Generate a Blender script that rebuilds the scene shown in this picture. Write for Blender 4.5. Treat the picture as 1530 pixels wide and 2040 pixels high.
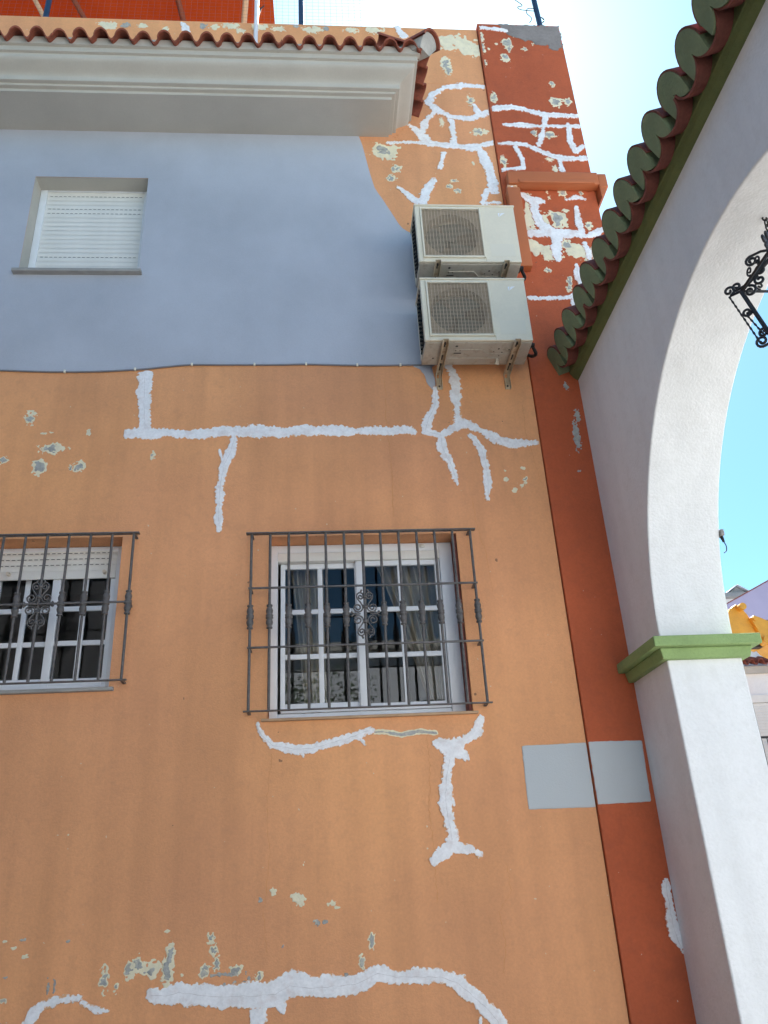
import bpy, bmesh, math, random
import numpy as np
from mathutils import Vector, Matrix
random.seed(7)
for _o in list(bpy.data.objects): bpy.data.objects.remove(_o)
scene = bpy.context.scene
C = scene.collection
R = math.radians

# ---------------------------------------------------------------- camera
cam_d = bpy.data.cameras.new('camera'); cam = bpy.data.objects.new('camera', cam_d); C.objects.link(cam)
cam_d.sensor_fit = 'VERTICAL'; cam_d.sensor_height = 24.0; cam_d.lens = 1600/2040*24.0
cam_d.clip_start = 0.05; cam_d.clip_end = 2000
def _cam(yaw, pit, rol):
    f = Vector((math.sin(yaw)*math.cos(pit), math.cos(yaw)*math.cos(pit), math.sin(pit)))
    r0 = Vector((math.cos(yaw), -math.sin(yaw), 0)); u0 = r0.cross(f)
    r = math.cos(rol)*r0+math.sin(rol)*u0; u = -math.sin(rol)*r0+math.cos(rol)*u0
    m = Matrix((r, u, -f)).transposed().to_4x4(); m.translation = (0, -4.9, 1.6)
    return m
cam.matrix_world = _cam(R(5.104), R(25.095), R(-3.216))
scene.camera = cam
# ---------------------------------------------------------------- sky, sun, exposure
SUN_EL, SUN_AZ = R(55.0), R(14.0)          # azimuth from +Y (behind the house) towards +X
w = bpy.data.worlds.new('World'); scene.world = w; w.use_nodes = True
nt = w.node_tree; bg = nt.nodes['Background']
sky = nt.nodes.new('ShaderNodeTexSky'); sky.sky_type = 'NISHITA'; sky.sun_disc = False
sky.sun_elevation = SUN_EL; sky.sun_rotation = SUN_AZ; sky.altitude = 50
sky.air_density = 1.0; sky.dust_density = 0.7; sky.ozone_density = 2.0
tint = nt.nodes.new('ShaderNodeMix'); tint.data_type = 'RGBA'; tint.blend_type = 'MULTIPLY'; tint.inputs[0].default_value = 1   # the phone's cyan rendering of clear sky
tint.inputs[7].default_value = (.66, 1.0, 1.08, 1); nt.links.new(sky.outputs[0], tint.inputs[6])
nt.links.new(tint.outputs[2], bg.inputs[0]); bg.inputs[1].default_value = 0.052
sl = bpy.data.lights.new('sun', 'SUN'); sl.energy = 5.0; sl.angle = R(0.5); sl.color = (1, .97, .93)
sun = bpy.data.objects.new('sun', sl); C.objects.link(sun)
sv = Vector((math.cos(SUN_EL)*math.sin(SUN_AZ), math.cos(SUN_EL)*math.cos(SUN_AZ), math.sin(SUN_EL)))
sun.rotation_euler = sv.to_track_quat('Z', 'Y').to_euler(); sun.location = (0, 0, 30)
vs = scene.view_settings; vs.view_transform = 'Standard'; vs.look = 'None'; vs.gamma = 1; vs.use_curve_mapping = False
vs.exposure = 2.0
scene.render.engine = 'CYCLES'
cy = scene.cycles; cy.max_bounces = 8; cy.diffuse_bounces = 4; cy.transparent_max_bounces = 12
cy.use_denoising = True; cy.use_adaptive_sampling = True; cy.adaptive_threshold = .02
# ---------------------------------------------------------------- materials
def nod(m, t, **k):
    n = m.node_tree.nodes.new(t)
    for a, b in k.items(): setattr(n, a, b)
    return n
def mat(name, col, rough=.7, metal=0., var=.10, vscale=1.2, bump=.0, bscale=90., streak=0., spec=.3, fine=0., stain=None, stain_amt=0., tone=None, flecks=None):
    """colour with broad mottling, vertical weather streaks, optional second-colour stains and a plaster relief"""
    m = bpy.data.materials.new(name); m.use_nodes = True
    L = m.node_tree.links; p = m.node_tree.nodes['Principled BSDF']
    p.inputs['Roughness'].default_value = rough; p.inputs['Metallic'].default_value = metal
    p.inputs['Specular IOR Level'].default_value = spec
    tc = nod(m, 'ShaderNodeTexCoord')
    n1 = nod(m, 'ShaderNodeTexNoise'); n1.inputs['Scale'].default_value = vscale; n1.inputs['Detail'].default_value = 4; n1.inputs['Roughness'].default_value = .6
    L.new(tc.outputs['Object'], n1.inputs['Vector'])
    mr = nod(m, 'ShaderNodeMapRange'); mr.inputs[1].default_value = .3; mr.inputs[2].default_value = .7
    mr.inputs[3].default_value = 1-var; mr.inputs[4].default_value = 1+var
    L.new(n1.outputs['Fac'], mr.inputs[0])
    fac = mr.outputs[0]
    def mul(a, b):
        q = nod(m, 'ShaderNodeMath', operation='MULTIPLY'); L.new(a, q.inputs[0]); L.new(b, q.inputs[1]); return q.outputs[0]
    if streak:
        mp = nod(m, 'ShaderNodeMapping'); mp.inputs['Scale'].default_value = (4, 4, .35)
        L.new(tc.outputs['Object'], mp.inputs[0])
        n2 = nod(m, 'ShaderNodeTexNoise'); n2.inputs['Scale'].default_value = 1.6; n2.inputs['Detail'].default_value = 3
        L.new(mp.outputs[0], n2.inputs['Vector'])
        m2 = nod(m, 'ShaderNodeMapRange'); m2.inputs[1].default_value = .4; m2.inputs[2].default_value = .75
        m2.inputs[3].default_value = 1+streak*.4; m2.inputs[4].default_value = 1-streak
        L.new(n2.outputs['Fac'], m2.inputs[0]); fac = mul(fac, m2.outputs[0])
    if fine:
        n3 = nod(m, 'ShaderNodeTexNoise'); n3.inputs['Scale'].default_value = 60; n3.inputs['Detail'].default_value = 4
        L.new(tc.outputs['Object'], n3.inputs['Vector'])
        m3 = nod(m, 'ShaderNodeMapRange'); m3.inputs[1].default_value = .3; m3.inputs[2].default_value = .7
        m3.inputs[3].default_value = 1-fine; m3.inputs[4].default_value = 1+fine
        L.new(n3.outputs['Fac'], m3.inputs[0]); fac = mul(fac, m3.outputs[0])
    vm = nod(m, 'ShaderNodeVectorMath', operation='SCALE'); vm.inputs[0].default_value = col[:3]
    L.new(fac, vm.inputs['Scale'])
    out = vm.outputs[0]
    if stain:
        n4 = nod(m, 'ShaderNodeTexNoise'); n4.inputs['Scale'].default_value = 14; n4.inputs['Detail'].default_value = 5; n4.inputs['Roughness'].default_value = .65
        L.new(tc.outputs['Object'], n4.inputs['Vector'])
        m4 = nod(m, 'ShaderNodeMapRange'); m4.inputs[1].default_value = .5; m4.inputs[2].default_value = .66; m4.inputs[3].default_value = 0; m4.inputs[4].default_value = stain_amt
        L.new(n4.outputs['Fac'], m4.inputs[0])
        mx = nod(m, 'ShaderNodeMix', data_type='RGBA'); L.new(m4.outputs[0], mx.inputs[0]); L.new(out, mx.inputs[6]); mx.inputs[7].default_value = (*stain, 1)
        out = mx.outputs[2]
    if tone:
        n5 = nod(m, 'ShaderNodeTexNoise'); n5.inputs['Scale'].default_value = .55; n5.inputs['Detail'].default_value = 3
        L.new(tc.outputs['Object'], n5.inputs['Vector'])
        m5 = nod(m, 'ShaderNodeMapRange'); m5.inputs[1].default_value = .35; m5.inputs[2].default_value = .65; L.new(n5.outputs['Fac'], m5.inputs[0])
        mx = nod(m, 'ShaderNodeMix', data_type='RGBA', blend_type='MULTIPLY'); L.new(m5.outputs[0], mx.inputs[0]); L.new(out, mx.inputs[6]); mx.inputs[7].default_value = (*tone, 1); out = mx.outputs[2]
    if flecks:
        wn = nod(m, 'ShaderNodeTexNoise'); wn.inputs['Scale'].default_value = 40; wn.inputs['Detail'].default_value = 1; L.new(tc.outputs['Object'], wn.inputs['Vector'])
        for sc_, rad, sel, colr in ((7., .035, .55, flecks), (15., .05, .72, flecks), (5., .05, .72, (.20, .10, .06))):
            wa = nod(m, 'ShaderNodeVectorMath', operation='MULTIPLY_ADD'); L.new(wn.outputs['Color'], wa.inputs[0]); wa.inputs[1].default_value = (.02, .02, .03); L.new(tc.outputs['Object'], wa.inputs[2])
            vo = nod(m, 'ShaderNodeTexVoronoi'); vo.inputs['Scale'].default_value = sc_; L.new(wa.outputs[0], vo.inputs['Vector'])
            sx = nod(m, 'ShaderNodeSeparateColor'); L.new(vo.outputs['Color'], sx.inputs[0])
            c1 = nod(m, 'ShaderNodeMath', operation='LESS_THAN'); L.new(vo.outputs['Distance'], c1.inputs[0]); c1.inputs[1].default_value = rad
            c2 = nod(m, 'ShaderNodeMath', operation='GREATER_THAN'); L.new(sx.outputs[0], c2.inputs[0]); c2.inputs[1].default_value = sel
            c3 = nod(m, 'ShaderNodeMath', operation='MULTIPLY'); L.new(c1.outputs[0], c3.inputs[0]); L.new(c2.outputs[0], c3.inputs[1])
            c4 = nod(m, 'ShaderNodeMath', operation='MULTIPLY'); L.new(c3.outputs[0], c4.inputs[0]); c4.inputs[1].default_value = .75
            mx = nod(m, 'ShaderNodeMix', data_type='RGBA'); L.new(c4.outputs[0], mx.inputs[0]); L.new(out, mx.inputs[6]); mx.inputs[7].default_value = (*colr, 1); out = mx.outputs[2]
    L.new(out, p.inputs['Base Color'])
    if bump:
        b1 = nod(m, 'ShaderNodeTexNoise'); b1.inputs['Scale'].default_value = bscale; b1.inputs['Detail'].default_value = 3
        L.new(tc.outputs['Object'], b1.inputs['Vector'])
        b2 = nod(m, 'ShaderNodeTexNoise'); b2.inputs['Scale'].default_value = 3.5; b2.inputs['Detail'].default_value = 1
        L.new(tc.outputs['Object'], b2.inputs['Vector'])
        ad = nod(m, 'ShaderNodeMath', operation='MULTIPLY_ADD'); ad.inputs[1].default_value = 2.2
        L.new(b2.outputs['Fac'], ad.inputs[0]); L.new(b1.outputs['Fac'], ad.inputs[2])
        bp = nod(m, 'ShaderNodeBump'); bp.inputs['Strength'].default_value = bump; bp.inputs['Distance'].default_value = .01
        L.new(ad.outputs[0], bp.inputs['Height']); L.new(bp.outputs[0], p.inputs['Normal'])
    return m
def glass_mat():
    m = bpy.data.materials.new('window glass'); m.use_nodes = True; N = m.node_tree; N.nodes.clear(); L = N.links
    o = nod(m, 'ShaderNodeOutputMaterial'); mx = nod(m, 'ShaderNodeMixShader'); fr = nod(m, 'ShaderNodeFresnel'); fr.inputs[0].default_value = 1.34
    t = nod(m, 'ShaderNodeBsdfTransparent'); t.inputs[0].default_value = (.93, .95, .96, 1)
    g = nod(m, 'ShaderNodeBsdfGlossy'); g.inputs['Roughness'].default_value = .015; g.inputs[0].default_value = (.95, .97, 1, 1)
    L.new(fr.outputs[0], mx.inputs[0]); L.new(t.outputs[0], mx.inputs[1]); L.new(g.outputs[0], mx.inputs[2]); L.new(mx.outputs[0], o.inputs[0])
    return m
def cloth_mat(name, col, trans):
    m = mat(name, col, rough=.9, var=.12, vscale=6, spec=.1)
    L = m.node_tree.links; p = m.node_tree.nodes['Principled BSDF']; o = m.node_tree.nodes['Material Output']
    t = nod(m, 'ShaderNodeBsdfTranslucent'); t.inputs[0].default_value = (*trans, 1)
    mx = nod(m, 'ShaderNodeMixShader'); mx.inputs[0].default_value = .45
    L.new(p.outputs[0], mx.inputs[1]); L.new(t.outputs[0], mx.inputs[2]); L.new(mx.outputs[0], o.inputs[0])
    return m
MAT = dict(
 orange=mat('orange facade paint', (.81, .385, .17), .75, var=.08, vscale=.9, bump=.2, bscale=110, streak=.09, fine=.045, stain=(.52, .26, .13), stain_amt=.16, tone=(.88, .86, .95), flecks=(.72, .62, .45)),
 orange_dark=mat('faded orange paint', (.66, .295, .105), .75, var=.1, bump=.15, streak=.1),
 brown=mat('terracotta facade paint', (.53, .115, .042), .75, var=.11, vscale=1.4, bump=.18, bscale=110, streak=.05, fine=.05, stain=(.34, .085, .04), stain_amt=.25, tone=(.84, .9, 1.0), flecks=(.62, .5, .38)),
 duct=mat('painted duct', (.50, .155, .06), .5, var=.07, bump=.05),
 grey=mat('grey facade paint', (.45, .475, .53), .7, var=.10, vscale=1.1, bump=.14, bscale=160, streak=.012, fine=.02),
 cornice=mat('grey cornice paint', (.50, .475, .42), .7, var=.10, bump=.10, bscale=120, streak=.01, fine=.02),
 sample=mat('pale grey trial paint', (.50, .53, .54), .65, var=.03, bump=.14, bscale=140),
 filler=mat('white filler', (.87, .86, .86), .9, var=.07, vscale=9, bump=.12, bscale=70, fine=.07, stain=(.66, .57, .54), stain_amt=.45),
 filler_b=mat('white filler on terracotta', (.87, .86, .86), .9, var=.07, vscale=9, bump=.12, bscale=70, fine=.07, stain=(.66, .53, .49), stain_amt=.45),
 cream=mat('old cream paint', (.82, .74, .53), .8, var=.10, vscale=12, bump=.25, bscale=80, stain=(.55, .51, .43), stain_amt=.3),
 render=mat('bare grey render', (.40, .40, .375), .95, var=.25, vscale=25, bump=.6, bscale=70, stain=(.66, .60, .46), stain_amt=.5),
 crackgrey=mat('grey crack in filler', (.60, .57, .56), .9, var=.2, vscale=20),
 cement=mat('grey cement smear', (.26, .23, .215), .9, var=.15, vscale=6, bump=.3, fine=.08),
 white=mat('white masonry paint', (.80, .80, .79), .75, var=.03, vscale=1.1, bump=.35, bscale=70, streak=.05, fine=.02, stain=(.66, .65, .62), stain_amt=.22),
 green_shaded=mat('shade-dulled green paint', (.20, .245, .135), .75, var=.14, vscale=5, bump=.4, bscale=100, fine=.06), green_eave_shaded=mat('shade-darkened green moulding paint', (.15, .185, .07), .75, var=.12, vscale=4, bump=.4, bscale=100, fine=.05),  # duller greens: shade at the tile ends and eaves is put into the colour
 green=mat('green masonry paint', (.27, .385, .15), .7, var=.10, vscale=4, bump=.45, bscale=120, fine=.05),
 tile=mat('red clay roof tile', (.30, .085, .05), .75, var=.22, vscale=7, bump=.35, bscale=45, fine=.10, stain=(.10, .045, .035), stain_amt=.6),
 tile_brown=mat('brown clay tile', (.20, .065, .048), .8, var=.22, vscale=8, bump=.3, bscale=50, fine=.08),
 mortar=mat('grey mortar', (.42, .41, .38), .95, var=.15, vscale=8, bump=.5, bscale=50),
 iron=mat('dark grey wrought iron', (.11, .10, .095), .5, metal=.0, var=.2, vscale=15, bump=.2, bscale=120, spec=.5, fine=.12),
 black=mat('black iron', (.018, .018, .022), .45, var=.2, vscale=20, bump=.15, spec=.5),
 alu=mat('white lacquered aluminium', (.80, .82, .84), .35, var=.03, vscale=5, spec=.5),
 pvc=mat('cream roller shutter plastic', (.78, .77, .72), .45, var=.05, vscale=6, spec=.4),
 slot=mat('dark shutter slots', (.06, .055, .05), .8, var=.1),
 sill=mat('tan sill stone', (.50, .33, .20), .6, var=.12, vscale=9, bump=.1),
 stone=mat('grey sill stone', (.34, .33, .31), .6, var=.12, vscale=9, bump=.1),
 curtain=cloth_mat('beige curtain cloth', (.72, .62, .48), (.5, .4, .28)),
 net=cloth_mat('white net curtain', (.7, .7, .7), (.5, .5, .5)),
 room=mat('room plaster', (.32, .30, .28), .9, var=.05),
 ac=mat('aged cream metal casing', (.80, .735, .575), .45, var=.06, vscale=3, bump=.03, spec=.4, fine=.02),
 ac_dark=mat('dark fan cavity', (.04, .035, .03), .7, var=.2, vscale=20),
 shroud=mat('brown dusty fan shroud', (.36, .28, .20), .7, var=.2, vscale=9),
 ac_fin=mat('dusty heat exchanger fins', (.10, .065, .05), .8, var=.25, vscale=18, fine=.2),
 fan=mat('green grey fan plastic', (.05, .065, .06), .5, var=.2, vscale=8),
 wire=mat('beige wire guard', (.66, .54, .40), .5, var=.12, vscale=9),
 ac_base=mat('dusty base plate', (.48, .45, .38), .55, var=.14, vscale=7, stain=(.22, .16, .10), stain_amt=.5),
 bracket=mat('rusty cream bracket', (.60, .50, .35), .55, var=.12, vscale=9, stain=(.28, .15, .07), stain_amt=.5, fine=.08),
 logo=mat('silver emblem', (.88, .90, .92), .35, var=.02),
 label=mat('faded rating label', (.80, .745, .60), .6, var=.03),
 cable=mat('grey cable sheath', (.22, .22, .23), .6, var=.1, vscale=10),
 rubber=mat('black pipe lagging', (.02, .02, .02), .6, var=.3, vscale=20),
 pole=mat('navy blue painted steel', (.02, .045, .09), .4, var=.1, vscale=8, spec=.5),
 wpole=mat('white painted steel', (.75, .76, .78), .4, var=.04),
 mesh=mat('galvanised wire', (.12, .115, .11), .5, metal=.3, var=.1),
 canopy=cloth_mat('rust orange canopy cloth', (.36, .085, .02), (.36, .07, .012)),
 beam=mat('pale timber strut', (.55, .36, .22), .7, var=.1),
 beam_dark=mat('brown timber strut', (.22, .06, .03), .7, var=.1),
 lilac=mat('shade-toned white gable paint', (.31, .28, .39), .8, var=.04, bump=.1),  # white wall in shade: the shade's lilac is put into the base colour
 yellow=mat('yellow machine paint', (.68, .34, .03), .45, var=.1, vscale=4, spec=.5, stain=(.45, .22, .05), stain_amt=.25, fine=.03),
 steel=mat('oily dark steel', (.05, .045, .04), .4, metal=.5, var=.2),
 tyre=mat('tyre rubber', (.025, .025, .025), .8, var=.1),
 ground=mat('pale street paving', (.24, .24, .235), .9, var=.12, vscale=.6, bump=.4, bscale=12, fine=.08),
 asphalt=mat('dark low-bounce ground', (.09, .09, .092), .9, var=.15, vscale=.8, bump=.5, bscale=25, fine=.15),
 pale=mat('pale opposite facade paint', (.80, .81, .83), .8, var=.04, bump=.1, streak=.04),
 dark=mat('dark window pane', (.03, .035, .04), .15, var=.05, spec=.6),
 leaf=mat('glossy green leaves', (.05, .10, .025), .5, var=.3, vscale=6),
 bark=mat('grey brown bark', (.14, .10, .07), .9, var=.2, vscale=9, bump=.5),
 candle=mat('ivory lamp sleeve', (.70, .62, .50), .4, var=.05),
 plastic=mat('grey lamp housing', (.30, .29, .27), .5, var=.05),
)
MAT['glass'] = glass_mat()
def feather(src, under):
    '''thin dry edge of the filler film: the wall paint shows through its brush marks'''
    m = MAT[src]; L = m.node_tree.links; p = m.node_tree.nodes['Principled BSDF']; col = p.inputs['Base Color'].links[0].from_socket
    at = nod(m, 'ShaderNodeAttribute', attribute_name='film'); tc = nod(m, 'ShaderNodeTexCoord')
    nz = nod(m, 'ShaderNodeTexNoise'); nz.inputs['Scale'].default_value = 70; nz.inputs['Detail'].default_value = 4; L.new(tc.outputs['Object'], nz.inputs['Vector'])
    n2 = nod(m, 'ShaderNodeTexNoise'); n2.inputs['Scale'].default_value = 9; n2.inputs['Detail'].default_value = 2; L.new(tc.outputs['Object'], n2.inputs['Vector'])
    a = nod(m, 'ShaderNodeMath', operation='MULTIPLY_ADD'); L.new(nz.outputs['Fac'], a.inputs[0]); a.inputs[1].default_value = 1.9; a.inputs[2].default_value = -1.30
    b = nod(m, 'ShaderNodeMath', operation='MULTIPLY_ADD'); L.new(n2.outputs['Fac'], b.inputs[0]); b.inputs[1].default_value = .9; L.new(a.outputs[0], b.inputs[2])
    c = nod(m, 'ShaderNodeMath', operation='ADD'); L.new(at.outputs['Fac'], c.inputs[0]); L.new(b.outputs[0], c.inputs[1])
    r = nod(m, 'ShaderNodeMapRange'); r.inputs[1].default_value = .08; r.inputs[2].default_value = .34; L.new(c.outputs[0], r.inputs[0])
    mx = nod(m, 'ShaderNodeMix', data_type='RGBA'); L.new(r.outputs[0], mx.inputs[0]); mx.inputs[6].default_value = (*under, 1); L.new(col, mx.inputs[7]); L.new(mx.outputs[2], p.inputs['Base Color'])
feather('filler', (.74, .42, .22)); feather('filler_b', (.56, .20, .11))

# ---------------------------------------------------------------- builders
OFF = {}
def put(o, parent):
    C.objects.link(o)
    if parent is not None: o.parent = parent
    return o
def base(parent): return OFF.get(parent.name, Vector((0, 0, 0))) if parent is not None else Vector((0, 0, 0))
def thing(name, label, cat, loc=(0, 0, 0), group=None):
    o = bpy.data.objects.new(name, None); o.empty_display_size = .1; C.objects.link(o); o.location = loc
    OFF[o.name] = Vector(loc); tag(o, label, cat, group); return o
def tag(o, label, cat, group=None):
    o['label'] = label; o['category'] = cat
    if group: o['group'] = group
    return o
class MB:
    """collects shapes (world metres) and links them as one mesh object"""
    def __init__(s): s.v = []; s.f = []; s.sm = []
    def add(s, v, f, smooth=False):
        n = len(s.v); s.v += [tuple(p) for p in v]; s.f += [tuple(i+n for i in q) for q in f]; s.sm += [smooth]*len(f); return s
    def box(s, lo, hi, bev=0.):
        x0, y0, z0 = lo; x1, y1, z1 = hi
        if bev <= 0:
            v = [(x0,y0,z0),(x1,y0,z0),(x1,y1,z0),(x0,y1,z0),(x0,y0,z1),(x1,y0,z1),(x1,y1,z1),(x0,y1,z1)]
            return s.add(v, [(0,3,2,1),(4,5,6,7),(0,1,5,4),(1,2,6,5),(2,3,7,6),(3,0,4,7)])
        bm = bmesh.new(); bmesh.ops.create_cube(bm, size=1)
        for q in bm.verts: q.co = Vector((x0+(q.co.x+.5)*(x1-x0), y0+(q.co.y+.5)*(y1-y0), z0+(q.co.z+.5)*(z1-z0)))
        bmesh.ops.bevel(bm, geom=bm.edges[:], offset=bev, segments=2, affect='EDGES', profile=.6)
        return s.bm(bm, True)
    def bm(s, bm, smooth=False):
        bm.verts.index_update(); s.add([q.co.copy() for q in bm.verts], [[q.index for q in f.verts] for f in bm.faces], smooth); bm.free(); return s
    def tube(s, pts, r, n=8, closed=False, caps=True):
        P = [Vector(p) for p in pts]; m = len(P); rr = r if hasattr(r, '__len__') else [r]*m
        rings = []; prev = None
        for i, p in enumerate(P):
            if closed: t = (P[(i+1) % m]-P[i-1]).normalized()
            else: t = (P[min(i+1, m-1)]-P[max(i-1, 0)]).normalized()
            if prev is None:
                a = Vector((0, 0, 1)) if abs(t.z) < .9 else Vector((1, 0, 0)); u = t.cross(a).normalized()
            else: u = (prev-t*prev.dot(t)).normalized()
            prev = u; w_ = t.cross(u); rings.append([p+(u*math.cos(2*math.pi*k/n)+w_*math.sin(2*math.pi*k/n))*rr[i] for k in range(n)])
        v = [q for g in rings for q in g]; f = []
        for i in range(m if closed else m-1):
            a = i*n; b = ((i+1) % m)*n
            for k in range(n): f.append((a+k, a+(k+1) % n, b+(k+1) % n, b+k))
        s.add(v, f, True)
        if caps and not closed:
            s.add(rings[0], [tuple(range(n))[::-1]]); s.add(rings[-1], [tuple(range(n))])
        return s
    def lathe(s, prof, at=(0, 0, 0), n=12):
        v = []; f = []
        for z, r in prof: v += [(at[0]+r*math.cos(2*math.pi*k/n), at[1]+r*math.sin(2*math.pi*k/n), at[2]+z) for k in range(n)]
        for i in range(len(prof)-1):
            for k in range(n): f.append((i*n+k, i*n+(k+1) % n, (i+1)*n+(k+1) % n, (i+1)*n+k))
        s.add(v, f, True); return s
    def prism(s, poly, ax, a, b):
        """polygon in the two other axes, extruded along axis ax from a to b"""
        def P(q, t): return {0: (t, q[0], q[1]), 1: (q[0], t, q[1]), 2: (q[0], q[1], t)}[ax]
        n = len(poly); v = [P(q, a) for q in poly]+[P(q, b) for q in poly]
        f = [tuple(range(n)), tuple(range(2*n-1, n-1, -1))]+[(i, i+n, (i+1) % n+n, (i+1) % n) for i in range(n)]
        return s.add(v, f)
    def mesh(s, name, off=Vector((0, 0, 0)), recalc=True):
        me = bpy.data.meshes.new(name); me.from_pydata([tuple(Vector(p)-off) for p in s.v], [], s.f)
        for p, q in zip(me.polygons, s.sm): p.use_smooth = q
        if recalc:
            bm = bmesh.new(); bm.from_mesh(me); bmesh.ops.recalc_face_normals(bm, faces=bm.faces[:]); bm.to_mesh(me); bm.free()
        return me
    def build(s, name, m, parent=None, recalc=True):
        off = base(parent); me = s.mesh(name, off, recalc); me.materials.append(MAT[m])
        o = put(bpy.data.objects.new(name, me), parent); OFF[o.name] = off
        return o
def struct(o): o['kind'] = 'structure'; return o
def instance(me, name, loc, parent, rot=None):
    o = put(bpy.data.objects.new(name, me), parent); o.location = Vector(loc)-base(parent)
    if rot: o.rotation_euler = rot
    return o
def bevel(o, wd=.006, seg=2, ang=35):
    b = o.modifiers.new('bevel', 'BEVEL'); b.width = wd; b.segments = seg; b.limit_method = 'ANGLE'; b.angle_limit = R(ang); return o
def smooth_curve(pts, n=6):
    P = [Vector(p) for p in pts]; P = [2*P[0]-P[1]]+P+[2*P[-1]-P[-2]]; o = []
    for i in range(1, len(P)-2):
        for k in range(n):
            t = k/n; a, b, c, d = P[i-1:i+3]
            o.append(.5*((2*b)+(c-a)*t+(2*a-5*b+4*c-d)*t*t+(3*b-a-3*c+d)*t**3))
    o.append(P[-2]); return o
def spiral(cx, cz, r0, r1, a0, a1, n=18):
    return [(cx+(r0+(r1-r0)*i/(n-1))*math.cos(R(a0+(a1-a0)*i/(n-1))), cz+(r0+(r1-r0)*i/(n-1))*math.sin(R(a0+(a1-a0)*i/(n-1)))) for i in range(n)]
# value noise for ragged outlines
_rng = np.random.RandomState(3); _lat = _rng.rand(256, 256)
def vnoise(x, z, cell, seed=0):
    u = x/cell+seed*17.3; v = z/cell+seed*7.7; i = np.floor(u).astype(int); j = np.floor(v).astype(int); fu = u-i; fv = v-j
    fu = fu*fu*(3-2*fu); fv = fv*fv*(3-2*fv); g = lambda a, b: _lat[a % 256, b % 256]
    return (g(i, j)*(1-fu)*(1-fv)+g(i+1, j)*fu*(1-fv)+g(i, j+1)*(1-fu)*fv+g(i+1, j+1)*fu*fv)*2-1
def field_mesh(fn, x0, x1, z0, z1, cell, y, thick, relief=None):
    """marching squares: the region fn>0 in the wall plane as a skin 'thick' proud of the plane y, with edges down to it"""
    nx = int((x1-x0)/cell)+2; nz = int((z1-z0)/cell)+2
    X, Z = np.meshgrid(x0+np.arange(nx)*cell, z0+np.arange(nz)*cell, indexing='ij'); F = fn(X, Z)
    F[0, :] = F[-1, :] = F[:, 0] = F[:, -1] = -1
    H = thick*np.ones_like(F) if relief is None else thick+relief(X, Z, F)
    P = F > 0; cells = np.argwhere(P[:-1, :-1] | P[1:, :-1] | P[:-1, 1:] | P[1:, 1:])
    mb = MB(); idx = {}; mb.edge = {}
    def node(i, j):
        k = (i, j)
        if k not in idx: idx[k] = len(mb.v); mb.edge[len(mb.v)] = min(1., float(F[i, j])/.022); mb.v.append((X[i, j], y-H[i, j], Z[i, j]))
        return idx[k]
    def edge(a, b):
        k = (a, b) if a < b else (b, a)
        if k not in idx:
            t = F[a]/(F[a]-F[b]); idx[k] = len(mb.v); mb.v.append((X[a]+t*(X[b]-X[a]), y-thick*.6, Z[a]+t*(Z[b]-Z[a])))
        return idx[k]
    for i, j in cells:
        c = [(i, j), (i+1, j), (i+1, j+1), (i, j+1)]; poly = []; bd = []
        for k in range(4):
            a, b = c[k], c[(k+1) % 4]
            if P[a]: poly.append(node(*a))
            if P[a] != P[b]: e = edge(a, b); poly.append(e); bd.append(e)
        if len(poly) >= 3: mb.f.append(tuple(poly)); mb.sm.append(True)
        for q in range(0, len(bd)-1, 2):
            a, b = bd[q], bd[q+1]; n = len(mb.v)
            mb.v += [(mb.v[a][0], y+.002, mb.v[a][2]), (mb.v[b][0], y+.002, mb.v[b][2])]; mb.f.append((a, b, n+1, n)); mb.sm.append(False)
    return mb

def main_piece(mb):
    '''drop the loose crumbs, keep the largest connected piece'''
    par = list(range(len(mb.v)))
    def root(a):
        while par[a] != a: par[a] = par[par[a]]; a = par[a]
        return a
    for q in mb.f:
        for i in q[1:]: par[root(i)] = root(q[0])
    cnt = {}
    for q in mb.f: k = root(q[0]); cnt[k] = cnt.get(k, 0)+1
    if not cnt: return mb
    best = max(cnt, key=cnt.get); out = MB(); keep = [q for q in mb.f if root(q[0]) == best]; ids = {}
    for q in keep:
        for i in q:
            if i not in ids: ids[i] = len(out.v); out.v.append(mb.v[i])
    out.f = [tuple(ids[i] for i in q) for q in keep]; out.sm = [True]*len(keep); return out

# ================================================================ THE SETTING
struct(MB().box((-700, -60, -.3), (1.9, -5.2, .004)).build('bounce_damper', 'asphalt'))  # unseen dark ground strip, added to cut bounce onto the arch face
struct(MB().add([(-700, -700, 0), (700, -700, 0), (700, 700, 0), (-700, 700, 0)], [(0, 1, 2, 3)]).build('ground', 'ground'))

# ================================================================ ORANGE HOUSE
house = thing('orange_house', 'orange house with grey upper paint, white crack filler and terracotta corner strip', 'house', (-1.8, 4, 0))
HOLES = [(-.335, .915, 2.55, 3.738), (-2.165, -1.277, 2.775, 3.76), (-2.24, -1.345, 5.975, 6.965)]
XE, XL = 1.585, -6.0
xs = sorted({XL, XE} | {h[i] for h in HOLES for i in (0, 1)}); zs = sorted({0., 8.2} | {h[i] for h in HOLES for i in (2, 3)})
m = MB()
for a, b in zip(xs, xs[1:]):
    for c, d in zip(zs, zs[1:]):
        if any(h[0]-1e-6 <= a and b <= h[1]+1e-6 and h[2]-1e-6 <= c and d <= h[3]+1e-6 for h in HOLES): continue
        m.add([(a, 0, c), (b, 0, c), (b, 0, d), (a, 0, d)], [(0, 1, 2, 3)])
for k, h in enumerate(HOLES[:2]):
    a, b, c, d = h; D = .30
    m.add([(a,0,c),(a,D,c),(a,D,d),(a,0,d),(b,0,c),(b,D,c),(b,D,d),(b,0,d)], [(0,3,2,1),(4,5,6,7),(3,7,6,2),(0,1,5,4)])
m.build('wall', 'orange', house, recalc=False)
a, b, c, d = HOLES[2]; D = .19
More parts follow.
